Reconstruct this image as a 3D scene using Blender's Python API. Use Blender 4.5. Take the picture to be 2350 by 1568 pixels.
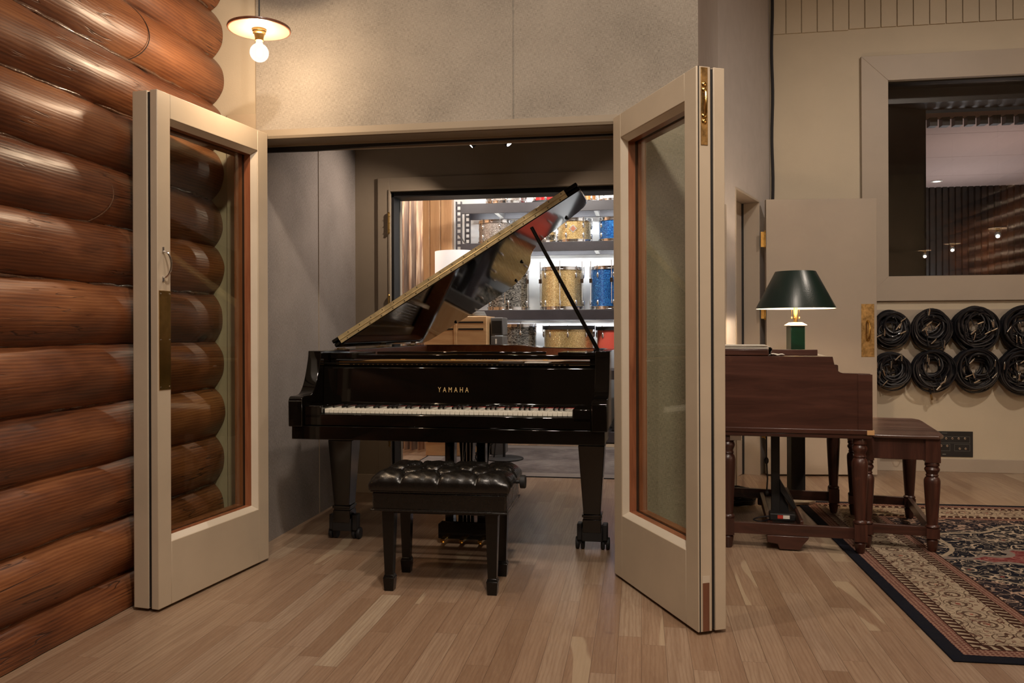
import bpy, bmesh, math, random
from mathutils import Vector, Matrix, Euler
random.seed(7)
PI = math.pi
R = math.radians
for o in list(bpy.data.objects): bpy.data.objects.remove(o)
SC = bpy.context.scene
COL = SC.collection

# ------------------------------------------------------------------ camera, world, lights, exposure
cd = bpy.data.cameras.new('camera'); cam = bpy.data.objects.new('camera', cd); COL.objects.link(cam)
cd.sensor_fit = 'HORIZONTAL'; cd.sensor_width = 36.0; cd.lens = 1860.0 / 2350.0 * 36.0
cd.shift_y = -24.0 / 2350.0; cd.clip_start = 0.05; cd.clip_end = 60
cam.matrix_world = (Matrix.Translation((0, 0, 1.11)) @ Matrix.Rotation(R(9.0), 4, 'Z')
                    @ Matrix.Rotation(R(90), 4, 'X') @ Matrix.Rotation(-0.0035, 4, 'Z'))
SC.camera = cam
SC.view_settings.view_transform = 'Standard'
SC.view_settings.look = 'None'
SC.view_settings.gamma = 1.0
SC.view_settings.use_curve_mapping = False
SC.view_settings.exposure = 0.2
W = bpy.data.worlds.new('world'); SC.world = W; W.use_nodes = True
W.node_tree.nodes['Background'].inputs[0].default_value = (0.05, 0.045, 0.04, 1)
W.node_tree.nodes['Background'].inputs[1].default_value = 0.3

WARM = (1.0, 0.74, 0.50); WARM2 = (1.0, 0.85, 0.71); COOL = (0.93, 0.96, 1.0)
def lamp(name, kind, loc, energy, color, size=0.1, aim=None, spot=None, blend=0.4, parent=None, sy=None):
    l = bpy.data.lights.new(name, kind); l.energy = energy; l.color = color
    if kind == 'AREA':
        l.size = size
        if sy: l.shape = 'RECTANGLE'; l.size_y = sy
        else: l.shape = 'DISK'
    else: l.shadow_soft_size = size
    if kind == 'SPOT': l.spot_size = R(spot or 70); l.spot_blend = blend
    o = bpy.data.objects.new(name, l); COL.objects.link(o); o.location = loc
    if aim is not None:
        o.rotation_euler = (Vector(aim) - Vector(loc)).to_track_quat('-Z', 'Y').to_euler()
    if parent: o.parent = parent
    return o
# unseen ceiling spots above the frame; the wide ones are added as fill
lamp('unseen_spot', 'SPOT', (-0.9, 2.35, 4.3), 110, WARM2, 0.05, (-0.75, 3.0, 0), 62, 0.7)
lamp('unseen_spot', 'SPOT', (1.2, 1.7, 4.3), 90, WARM2, 0.06, (0.9, 2.7, 0), 90, 0.8)
lamp('unseen_spot', 'SPOT', (2.9, 3.4, 4.3), 235, WARM2, 0.08, (2.6, 5.8, 0.8), 110, 0.9)
lamp('unseen_spot', 'SPOT', (0.2, 0.6, 4.3), 315, WARM2, 0.12, (-0.5, 3.7, 1.6), 90, 0.9)
lamp('unseen_spot', 'SPOT', (0.0, -1.2, 4.3), 140, WARM2, 0.10, (0.6, 1.5, 0), 90, 0.9)
lamp('unseen_spot', 'SPOT', (3.9, -0.5, 4.3), 420, WARM2, 0.08, (5.8, 0.0, 1.0), 90, 0.9)  # added to brighten the log wall mirrored in the window
# drum room ceiling lights
lamp('drum_room_light', 'AREA', (-0.7, 6.7, 2.98), 60, (1.0, 0.93, 0.86), 0.5, (-0.8, 8.3, 1.2), sy=0.3)
lamp('drum_room_light', 'AREA', (-2.0, 6.9, 2.98), 42, (1.0, 0.90, 0.80), 0.3, (-2.0, 8.2, 1.0), sy=0.3)
# unseen upward area lights added to wash the control room ceiling
lamp('control_ceiling_fill', 'AREA', (3.6, 9.9, 1.6), 13, (0.95, 0.92, 0.92), 0.8, (3.6, 10.1, 3.1))
lamp('control_ceiling_fill', 'AREA', (3.3, 8.2, 1.5), 12, (1.0, 0.84, 0.76), 0.8, (3.3, 8.2, 3.1))

# ------------------------------------------------------------------ node helpers
class V:
    def __init__(s, t, sock): s.t = t; s.s = sock
    def _m(s, op, b=None, c=None):
        n = s.t.nodes.new('ShaderNodeMath'); n.operation = op
        for i, v in enumerate((s, b, c)):
            if v is None: continue
            if isinstance(v, V): s.t.links.new(v.s, n.inputs[i])
            else: n.inputs[i].default_value = v
        return V(s.t, n.outputs[0])
    def __add__(s, b): return s._m('ADD', b)
    def __radd__(s, b): return s._m('ADD', b)
    def __sub__(s, b): return s._m('SUBTRACT', b)
    def __rsub__(s, b): return (s * -1.0) + b
    def __mul__(s, b): return s._m('MULTIPLY', b)
    def __rmul__(s, b): return s._m('MULTIPLY', b)
    def __truediv__(s, b): return s._m('DIVIDE', b)
    def floor(s): return s._m('FLOOR')
    def abs(s): return s._m('ABSOLUTE')
    def sin(s): return s._m('SINE')
    def frac(s): return s._m('FRACT')
    def min(s, b): return s._m('MINIMUM', b)
    def max(s, b): return s._m('MAXIMUM', b)
    def gt(s, b): return s._m('GREATER_THAN', b)
    def lt(s, b): return s._m('LESS_THAN', b)
    def pp(s, b): return s._m('PINGPONG', b)
    def pow(s, b): return s._m('POWER', b)
    def clamp(s):
        n = s.t.nodes.new('ShaderNodeClamp'); s.t.links.new(s.s, n.inputs[0]); return V(s.t, n.outputs[0])
    def step(s, a, b):
        n = s.t.nodes.new('ShaderNodeMapRange'); n.interpolation_type = 'SMOOTHSTEP'
        s.t.links.new(s.s, n.inputs[0]); n.inputs[1].default_value = a; n.inputs[2].default_value = b
        return V(s.t, n.outputs[0])

def c4(c): return (c[0], c[1], c[2], 1.0)
class Mt:
    def __init__(s, name):
        s.m = bpy.data.materials.new(name); s.m.use_nodes = True; s.t = s.m.node_tree
        s.b = s.t.nodes['Principled BSDF']; s.out = s.t.nodes['Material Output']
    def link(s, a, inp):
        if isinstance(a, V): s.t.links.new(a.s, inp)
        elif hasattr(a, 'is_output'): s.t.links.new(a, inp)
        elif isinstance(a, (tuple, list)): inp.default_value = c4(a) if len(inp.default_value) == 4 else a
        else: inp.default_value = a
    def set(s, **k):
        nm = dict(col='Base Color', rough='Roughness', metal='Metallic', coat='Coat Weight', coatr='Coat Roughness',
                  spec='Specular IOR Level', emit='Emission Color', es='Emission Strength', sheen='Sheen Weight',
                  trans='Transmission Weight', ior='IOR', alpha='Alpha', sss='Subsurface Weight')
        for a, v in k.items(): s.link(v, s.b.inputs[nm[a]])
        return s
    def co(s, kind='Object'):
        n = s.t.nodes.new('ShaderNodeTexCoord'); return V(s.t, n.outputs[kind])
    def xyz(s, v):
        n = s.t.nodes.new('ShaderNodeSeparateXYZ'); s.t.links.new(v.s, n.inputs[0])
        return [V(s.t, n.outputs[i]) for i in range(3)]
    def vec(s, x, y, z=0.0):
        n = s.t.nodes.new('ShaderNodeCombineXYZ')
        for i, a in enumerate((x, y, z)): s.link(a, n.inputs[i])
        return V(s.t, n.outputs[0])
    def sc(s, v, k, off=(0, 0, 0)):
        n = s.t.nodes.new('ShaderNodeMapping'); s.t.links.new(v.s, n.inputs[0])
        n.inputs['Scale'].default_value = k; n.inputs['Location'].default_value = off
        return V(s.t, n.outputs[0])
    def noise(s, v, scale=5, detail=3, rough=0.5, dist=0.0, col=False):
        n = s.t.nodes.new('ShaderNodeTexNoise'); s.t.links.new(v.s, n.inputs['Vector'])
        n.inputs['Scale'].default_value = scale; n.inputs['Detail'].default_value = detail
        n.inputs['Roughness'].default_value = rough; n.inputs['Distortion'].default_value = dist
        return V(s.t, n.outputs['Color' if col else 'Fac'])
    def vor(s, v, scale=5, feat='F1', out='Distance', rnd=1.0):
        n = s.t.nodes.new('ShaderNodeTexVoronoi'); n.feature = feat; s.t.links.new(v.s, n.inputs['Vector'])
        n.inputs['Scale'].default_value = scale; n.inputs['Randomness'].default_value = rnd
        return V(s.t, n.outputs[out])
    def white(s, v, out='Value'):
        n = s.t.nodes.new('ShaderNodeTexWhiteNoise'); n.noise_dimensions = '3D'; s.t.links.new(v.s, n.inputs['Vector'])
        return V(s.t, n.outputs[out])
    def wave(s, v, scale=5, dist=2, detail=2, dscale=1, kind='BANDS', axis='X'):
        n = s.t.nodes.new('ShaderNodeTexWave'); n.wave_type = kind
        if kind == 'BANDS': n.bands_direction = axis
        else: n.rings_direction = axis
        s.t.links.new(v.s, n.inputs['Vector'])
        n.inputs['Scale'].default_value = scale; n.inputs['Distortion'].default_value = dist
        n.inputs['Detail'].default_value = detail; n.inputs['Detail Scale'].default_value = dscale
        return V(s.t, n.outputs['Fac'])
    def ramp(s, f, stops, interp='LINEAR'):
        n = s.t.nodes.new('ShaderNodeValToRGB'); s.t.links.new(f.s, n.inputs[0]); cr = n.color_ramp; cr.interpolation = interp
        while len(cr.elements) < len(stops): cr.elements.new(0.5)
        for e, (p, c) in zip(cr.elements, stops): e.position = p; e.color = c4(c)
        return V(s.t, n.outputs[0])
    def mix(s, f, a, b, mode='MIX'):
        n = s.t.nodes.new('ShaderNodeMix'); n.data_type = 'RGBA'; n.blend_type = mode
        s.link(f, n.inputs[0]); s.link(a, n.inputs[6]); s.link(b, n.inputs[7])
        return V(s.t, n.outputs[2])
    def bump(s, h, strength=0.3, dist=0.01):
        n = s.t.nodes.new('ShaderNodeBump'); s.t.links.new(h.s, n.inputs['Height'])
        n.inputs['Strength'].default_value = strength; n.inputs['Distance'].default_value = dist
        s.t.links.new(n.outputs[0], s.b.inputs['Normal']); return s

MAT = {}
def simple(name, col, rough=0.5, metal=0.0, coat=0.0, spec=0.5, var=0.0, vs=8.0, bump=0.0, bs=60.0, coatr=0.05):
    m = Mt(name); co = m.co()
    if var > 0:
        n = m.noise(co, vs, 4, 0.6)
        lo = tuple(c * (1 - var) for c in col); hi = tuple(min(1, c * (1 + var)) for c in col)
        m.set(col=m.ramp(n, [(0.3, lo), (0.7, hi)]))
    else: m.set(col=col)
    m.set(rough=rough, metal=metal, coat=coat, spec=spec, coatr=coatr)
    if bump > 0: m.bump(m.noise(co, bs, 3), bump, 0.004)
    MAT[name] = m.m; return m.m

simple('cream_paint', (0.50, 0.42, 0.315), 0.42, var=0.06, vs=3, bump=0.08, bs=40)
simple('cream_bead', (0.58, 0.51, 0.41), 0.4, var=0.04)
simple('cream_wall', (0.50, 0.43, 0.32), 0.6, var=0.06, vs=1.5, bump=0.12, bs=120)
simple('taupe_paint', (0.375, 0.315, 0.25), 0.5, var=0.05, vs=2, bump=0.06, bs=90)
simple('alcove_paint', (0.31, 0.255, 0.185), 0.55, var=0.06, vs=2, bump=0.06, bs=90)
simple('white_paint', (0.78, 0.78, 0.76), 0.6, var=0.03)
simple('ceiling_paint', (0.45, 0.40, 0.34), 0.8)
simple('pink_ceiling', (0.50, 0.37, 0.33), 0.7)
simple('black_rubber', (0.006, 0.006, 0.007), 0.6)
simple('black_matte', (0.010, 0.009, 0.009), 0.55, var=0.2)
simple('black_recess', (0.012, 0.010, 0.008), 0.35, var=0.3)
simple('piano_black', (0.003, 0.0025, 0.002), 0.05, coat=0.12, coatr=0.02, spec=0.45)
simple('piano_satin', (0.004, 0.0035, 0.003), 0.24, coat=0.08, coatr=0.2, spec=0.35)
simple('ivory', (0.80, 0.77, 0.66), 0.25, coat=0.3)
simple('ebony', (0.004, 0.004, 0.004), 0.18, coat=0.5)
simple('brass', (0.62, 0.40, 0.13), 0.22, metal=1.0, var=0.2, vs=25)
simple('brass_worn', (0.36, 0.24, 0.10), 0.40, metal=1.0, var=0.5, vs=30)
simple('hinge_brass', (0.66, 0.54, 0.30), 0.38, metal=0.65, var=0.25, vs=18)
simple('gilt', (0.62, 0.44, 0.20), 0.45, metal=0.2)
simple('angled_lit_fabric', (0.44, 0.405, 0.385), 0.7, var=0.05)  # fabric tone lightened to carry the lamp light on the splayed wall
simple('leg_black', (0.004, 0.003, 0.0025), 0.16, coat=0.3, coatr=0.15)
simple('chrome', (0.75, 0.75, 0.76), 0.12, metal=1.0)
simple('steel', (0.55, 0.52, 0.48), 0.3, metal=1.0)
simple('gold_plate', (0.56, 0.33, 0.12), 0.40, metal=0.35, var=0.1)
simple('red_felt', (0.30, 0.02, 0.015), 0.9)
simple('rack_steel', (0.030, 0.025, 0.028), 0.42, var=0.15)
simple('lamp_green', (0.001, 0.013, 0.008), 0.16, coat=0.8)
simple('shade_green', (0.003, 0.016, 0.012), 0.34, coat=0.25, coatr=0.25, bump=0.15, bs=160)
simple('shade_white', (0.80, 0.78, 0.70), 0.7)
simple('reflector_enamel', (0.19, 0.165, 0.125), 0.5)
simple('marble', (0.66, 0.60, 0.50), 0.3, coat=0.3, var=0.12, vs=12)
simple('cable_black', (0.006, 0.006, 0.009), 0.42, coat=0.1)
simple('plug_silver', (0.72, 0.68, 0.60), 0.25, metal=1.0)
simple('paper', (0.74, 0.70, 0.62), 0.7, var=0.1, vs=40)
simple('drum_head', (0.75, 0.73, 0.68), 0.4)
simple('grey_box', (0.10, 0.095, 0.09), 0.5, var=0.2)
simple('red_paint', (0.42, 0.015, 0.015), 0.2, coat=0.8)
simple('orange_drum', (0.50, 0.20, 0.05), 0.25, coat=0.7)
simple('coral_drum', (0.62, 0.10, 0.07), 0.25, coat=0.7)
simple('chinking', (0.10, 0.045, 0.022), 0.25, coat=0.5, var=0.4, vs=30, bump=0.5, bs=60)
simple('label_red', (0.50, 0.05, 0.03), 0.5)
simple('line_grey', (0.16, 0.16, 0.15), 0.5)

def wood(name, dark, mid, light, scale=1.0, axis='Y', rough=0.3, coat=0.3, knots=False, bump=0.15, spec=0.5, worn=None):
    m = Mt(name); co = m.co()
    st = {'X': (1.2, 14, 14), 'Y': (14, 1.2, 14), 'Z': (14, 14, 1.2)}[axis]
    v = m.sc(co, tuple(a * scale for a in st))
    d = m.noise(m.sc(co, tuple(a * scale * 0.18 for a in st)), 1.0, 2, 0.5)
    n1 = m.noise(v, 1.0, 6, 0.62, 1.2)
    n2 = m.noise(m.sc(co, tuple(a * scale * 6 for a in st)), 1.0, 3, 0.7)
    f = n1 * 0.6 + d * 0.3 + n2 * 0.15
    col = m.ramp(f, [(0.32, dark), (0.52, mid), (0.72, light)])
    h = n1 * 0.5 + n2 * 0.6
    if knots:
        k = m.vor(m.sc(co, (2.2, 1.1, 2.2)), 1.0); kk = (k * -1.0 + 0.17).step(0.0, 0.09)
        col = m.mix(kk, col, tuple(c * 0.25 for c in dark))
    if worn:
        w = m.noise(co, 9, 5, 0.7).step(0.62, 0.72)
        col = m.mix(w * 0.55, col, worn)
    m.set(col=col, rough=(n1 * 0.25 + rough - 0.1), coat=coat, spec=spec, coatr=0.15)
    if bump: m.bump(h, bump, 0.004)
    MAT[name] = m.m; return m.m
wood('dark_walnut', (0.014, 0.0045, 0.003), (0.050, 0.0150, 0.0085), (0.092, 0.029, 0.016), 1.0, 'X', 0.38, 0.25, bump=0.08, worn=(0.10, 0.035, 0.018))
wood('turned_walnut', (0.012, 0.0035, 0.0025), (0.042, 0.0125, 0.0075), (0.10, 0.030, 0.016), 1.0, 'Z', 0.38, 0.15, bump=0.08, worn=(0.15, 0.042, 0.02))
wood('bench_walnut', (0.03, 0.014, 0.010), (0.085, 0.042, 0.03), (0.17, 0.11, 0.09), 1.2, 'X', 0.30, 0.3, bump=0.1)
wood('fir_liner', (0.12, 0.035, 0.015), (0.26, 0.09, 0.04), (0.36, 0.15, 0.07), 1.6, 'Z', 0.35, 0.4)
wood('liner_dark', (0.07, 0.025, 0.012), (0.14, 0.05, 0.025), (0.20, 0.08, 0.04), 1.6, 'Z', 0.35, 0.4)
wood('maple', (0.42, 0.22, 0.09), (0.60, 0.36, 0.17), (0.70, 0.46, 0.24), 1.0, 'X', 0.35, 0.4, bump=0.05)
wood('pine_panel', (0.34, 0.16, 0.065), (0.50, 0.28, 0.13), (0.62, 0.39, 0.20), 1.0, 'Z', 0.4, 0.2)
wood('rim_mahogany', (0.20, 0.065, 0.032), (0.34, 0.12, 0.06), (0.45, 0.18, 0.09), 1.0, 'Y', 0.3, 0.6, bump=0.02)
wood('spruce', (0.42, 0.24, 0.10), (0.55, 0.34, 0.16), (0.62, 0.40, 0.20), 1.0, 'Y', 0.3, 0.4, bump=0.02)
wood('base_strip', (0.06, 0.018, 0.009), (0.15, 0.05, 0.025), (0.21, 0.08, 0.04), 1.5, 'Y', 0.4, 0.2)

# varnished logs
def log_mat():
    m = Mt('log_varnish'); co = m.co()
    inf = m.t.nodes.new('ShaderNodeObjectInfo'); rnd = V(m.t, inf.outputs['Random'])
    x, y, z = m.xyz(co); v0 = m.vec(x + rnd * 7.0, y + rnd * 31.0, z + rnd * 13.0)
    big = m.noise(m.sc(v0, (3.2, 1.1, 3.2)), 1.0, 3, 0.55)
    ring = m.noise(m.sc(v0, (9, 1.5, 9)), 1.0, 5, 0.6, 1.2)
    fine = m.noise(m.sc(v0, (95, 7, 95)), 1.0, 3, 0.7)
    wav = m.wave(m.sc(v0, (16, 1.6, 16)), 1.6, 5.0, 3, 1.4, axis='Z')
    f = ring * 0.38 + big * 0.50 + fine * 0.08 + wav * 0.07
    col = m.ramp(f, [(0.36, (0.050, 0.0145, 0.0058)), (0.50, (0.155, 0.050, 0.0175)), (0.62, (0.27, 0.102, 0.037)), (0.78, (0.44, 0.205, 0.085))])
    kv = m.sc(v0, (2.6, 1.7, 2.6))
    k = m.vor(kv, 1.0); kk = (k * -1.0 + 0.085).step(0.0, 0.035)
    halo = (k * -1.0 + 0.26).step(0.0, 0.20)
    col = m.mix(halo * 0.35, col, (0.10, 0.024, 0.008))
    col = m.mix(kk, col, (0.012, 0.004, 0.002))
    ck = m.noise(m.sc(v0, (30, 1.6, 30)), 1.0, 2, 0.5, 0.6); crack = ((ck - 0.5).abs() * -1.0 + 0.016).step(0.0, 0.014) * m.noise(v0, 3.5, 2).step(0.50, 0.62)
    col = m.mix(crack * 0.8, col, (0.02, 0.006, 0.003))
    m.set(col=col, rough=(fine * 0.22 + big * 0.14 + 0.24), coat=0.18, coatr=0.28, spec=0.55)
    m.bump(ring * 0.32 + fine * 0.20 + wav * 0.10 - crack * 0.8 - kk * 0.5 + ((k * 75.0).sin() * halo) * 0.25 + big * 1.0, 0.42, 0.006)
    MAT['log_varnish'] = m.m
log_mat()

def fabric(name, col, s=1.0):
    m = Mt(name); co = m.co()
    x, y, z = m.xyz(co); h = x + y
    a = m.noise(m.vec(h * 620.0 * s, z * 60.0 * s), 1.0, 2, 0.6)
    b = m.noise(m.vec(h * 60.0 * s, z * 620.0 * s), 1.0, 2, 0.6)
    c = m.noise(co, 2.2, 3, 0.55)
    f = a * 0.36 + b * 0.36 + c * 0.28
    lo = tuple(k * 0.60 for k in col); hi = tuple(k * 1.30 for k in col)
    m.set(col=m.ramp(f, [(0.38, lo), (0.5, col), (0.62, hi)]), rough=0.92, spec=0.15)
    m.bump(a + b, 0.25, 0.002); MAT[name] = m.m
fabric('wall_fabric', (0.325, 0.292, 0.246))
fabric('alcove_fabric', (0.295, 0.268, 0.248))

def floor_mat():
    m = Mt('oak_floor'); co = m.co('Object'); x, y, z = m.xyz(co)
    w = 0.083
    u = x / w; row = u.floor(); fu = u.frac()
    r1 = m.white(m.vec(row, 3.0, 1.0)); r2 = m.white(m.vec(row, 9.0, 5.0))
    L = r1 * 0.45 + 0.55
    t = (y + r2 * 5.0) / L; idx = t.floor(); ft = t.frac()
    pr = m.white(m.vec(row, idx, 2.0)); pr2 = m.white(m.vec(row, idx, 17.0)); pr3 = m.white(m.vec(row, idx, 29.0))
    gx = x + pr * 3.0; gy = y + pr2 * 9.0
    nv = m.vec(gx * 22.0, gy * 1.5, pr3 * 10.0)
    grain = m.noise(nv, 1.0, 5, 0.62, 1.8)
    cath = m.wave(m.vec(gx * 9.0, gy * 1.2, pr * 10.0), 2.4, 6.0, 3, 1.2)
    fine = m.noise(m.vec(gx * 380.0, gy * 16.0, 0.0), 1.0, 3, 0.7)
    base = m.ramp(pr, [(0.0, (0.250, 0.158, 0.098)), (0.25, (0.295, 0.194, 0.126)), (0.5, (0.332, 0.226, 0.150)), (0.72, (0.352, 0.250, 0.168)),
                       (0.90, (0.35, 0.25, 0.175)), (0.97, (0.40, 0.305, 0.215)), (1.0, (0.42, 0.33, 0.235))])
    col = m.mix((grain - 0.4).clamp() * 1.6, base, (0.17, 0.095, 0.055))
    col = m.mix(cath.step(0.45, 0.95) * 0.30, col, (0.19, 0.105, 0.062))
    col = m.mix(fine.step(0.45, 0.75) * 0.22, col, (0.48, 0.35, 0.24))
    mv = m.noise(m.vec(gx * 12.0, gy * 3.0, pr3 * 7.0), 1.0, 3, 0.6, 0.8)
    col = m.mix(mv.step(0.68, 0.80) * 0.45, col, (0.10, 0.055, 0.035))
    sap = (pr3.gt(0.93)) * (m.noise(m.vec(gx * 14.0, gy * 1.6, 4.0), 1.0, 1, 0.4).step(0.50, 0.54))
    col = m.mix(sap * 0.5, col, (0.50, 0.40, 0.27))
    gap = (fu.pp(0.5)).lt(0.010).max((ft * L).lt(0.0012))
    col = m.mix(gap * 0.65, col, (0.06, 0.032, 0.02))
    m.set(col=col, rough=(grain * 0.12 + fine * 0.10 + 0.23), spec=0.5, coat=0.22, coatr=0.20)
    m.bump(fine * 0.35 + grain * 0.3 + cath * 0.2 - gap * 1.5, 0.18, 0.002)
    MAT['oak_floor'] = m.m
floor_mat()

def glass(name, tint=(0.93, 0.95, 0.92), refl=1.0, k=1.0):
    m = Mt(name); t = m.t; t.nodes.remove(m.b)
    tr = t.nodes.new('ShaderNodeBsdfTransparent'); tr.inputs[0].default_value = c4(tint)
    gl = t.nodes.new('ShaderNodeBsdfGlossy'); gl.inputs['Roughness'].default_value = 0.0
    gl.inputs[0].default_value = (refl, refl, refl, 1)
    ge = t.nodes.new('ShaderNodeNewGeometry'); dp = t.nodes.new('ShaderNodeVectorMath'); dp.operation = 'DOT_PRODUCT'
    t.links.new(ge.outputs['Normal'], dp.inputs[0]); t.links.new(ge.outputs['Incoming'], dp.inputs[1])
    f = (V(t, dp.outputs['Value']).abs() * -1.0 + 1.0).pow(5.0) * (0.96 * k) + 0.04   # Schlick reflectance
    mx = t.nodes.new('ShaderNodeMixShader'); t.links.new(f.s, mx.inputs[0])
    t.links.new(tr.outputs[0], mx.inputs[1]); t.links.new(gl.outputs[0], mx.inputs[2])
    t.links.new(mx.outputs[0], m.out.inputs[0]); MAT[name] = m.m
glass('door_glass', (0.88, 0.90, 0.84), k=0.5); glass('window_glass', (0.86, 0.86, 0.86), k=1.0); glass('bulb_glass', (1, 0.98, 0.95))

def emis(name, col, s):
    m = Mt(name); m.set(col=(0.02, 0.02, 0.02), emit=col, es=s); MAT[name] = m.m
emis('bulb_glow', (1.0, 0.84, 0.62), 28.0); emis('led_glow', (0.90, 0.94, 1.0), 5.0)
emis('filament_glow', (1.0, 0.86, 0.66), 60.0); emis('spot_face', (0.95, 0.97, 1.0), 6.0); emis('down_face', (1.0, 0.9, 0.8), 30.0)

def frosted():
    m = Mt('bulb_frosted'); t = m.t; t.nodes.remove(m.b)
    tr = t.nodes.new('ShaderNodeBsdfTransparent'); tr.inputs[0].default_value = (1, 0.98, 0.95, 1)
    em = t.nodes.new('ShaderNodeEmission'); em.inputs[0].default_value = (1.0, 0.90, 0.80, 1); em.inputs[1].default_value = 1.5
    mx = t.nodes.new('ShaderNodeMixShader'); mx.inputs[0].default_value = 0.42
    t.links.new(tr.outputs[0], mx.inputs[1]); t.links.new(em.outputs[0], mx.inputs[2]); t.links.new(mx.outputs[0], m.out.inputs[0]); MAT['bulb_frosted'] = m.m
frosted()
def glowshade():
    m = Mt('glow_shade'); m.set(col=(0.8, 0.78, 0.74), rough=0.8, emit=(1.0, 0.95, 0.92), es=0.42); MAT['glow_shade'] = m.m  # slight emission added to brighten the plain white shade
glowshade()
def sparkle(name, a, b, c, metal=0.75):
    m = Mt(name); co = m.co()
    v = m.vor(co, 420.0, out='Color'); n = m.t.nodes.new('ShaderNodeSeparateColor'); m.t.links.new(v.s, n.inputs[0]); f = V(m.t, n.outputs[0])
    f2 = V(m.t, n.outputs[1])
    m.set(col=m.ramp(f, [(0.0, a), (0.6, b), (0.92, c)]), metal=metal, rough=f2 * 0.35 + 0.18, coat=0.8, coatr=0.04)
    m.bump(f, 0.6, 0.002); MAT[name] = m.m
sparkle('gold_sparkle', (0.30, 0.17, 0.05), (0.55, 0.36, 0.13), (0.95, 0.80, 0.45))
sparkle('silver_sparkle', (0.12, 0.10, 0.09), (0.26, 0.22, 0.195), (0.70, 0.64, 0.58))
sparkle('blue_sparkle', (0.0, 0.02, 0.12), (0.0, 0.06, 0.36), (0.08, 0.42, 0.85))
def pearl():
    m = Mt('black_pearl'); co = m.co()
    n = m.noise(m.sc(co, (9, 9, 26)), 1.0, 3, 0.6, 3.0)
    m.set(col=m.ramp(n, [(0.36, (0.010, 0.010, 0.010)), (0.50, (0.10, 0.095, 0.085)), (0.56, (0.34, 0.32, 0.28)), (0.62, (0.03, 0.03, 0.03))]), rough=0.2, metal=0.4, coat=0.8)
    MAT['black_pearl'] = m.m
pearl()
def leather():
    m = Mt('black_leather'); co = m.co()
    v = m.vor(co, 260.0); w = m.noise(m.sc(co, (1, 1, 1)), 30, 4, 0.6, 1.0)
    m.set(col=(0.006, 0.005, 0.004), rough=w * 0.18 + 0.19, spec=0.5, coat=0.12, coatr=0.2)
    m.bump(v * 0.12 + w * 0.9, 0.30, 0.003); MAT['black_leather'] = m.m
leather()
def curtain_mat():
    m = Mt('curtain_velvet'); co = m.co(); x, y, z = m.xyz(co)
    n = m.noise(m.sc(co, (30, 30, 2.0)), 1.0, 3, 0.6, 1.0)
    m.set(col=m.ramp(n, [(0.35, (0.16, 0.065, 0.03)), (0.5, (0.36, 0.20, 0.10)), (0.65, (0.62, 0.46, 0.30))]), rough=0.8, sheen=0.4)
    m.bump(n, 0.3, 0.01); MAT['curtain_velvet'] = m.m
curtain_mat()
def grey_rug():
    m = Mt('grey_rug'); co = m.co(); x, y, z = m.xyz(co)
    n = m.noise(m.vec(x * 10.0, y * 70.0), 1.0, 4, 0.7); b = m.noise(co, 2.4, 3)
    f = n * 0.6 + b * 0.4
    edge = (1.07 - x.abs()).min(0.82 - y.abs())
    col = m.ramp(f, [(0.35, (0.045, 0.038, 0.036)), (0.5, (0.12, 0.10, 0.095)), (0.65, (0.22, 0.19, 0.175))])
    col = m.mix(edge.lt(0.17) * 0.5, col, (0.24, 0.205, 0.18)); col = m.mix(edge.lt(0.012), col, (0.01, 0.01, 0.012))
    m.set(col=col, rough=0.95, spec=0.1); m.bump(n, 0.5, 0.004); MAT['grey_rug'] = m.m
grey_rug()
RHX, RHY = 1.75, 1.285
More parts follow.
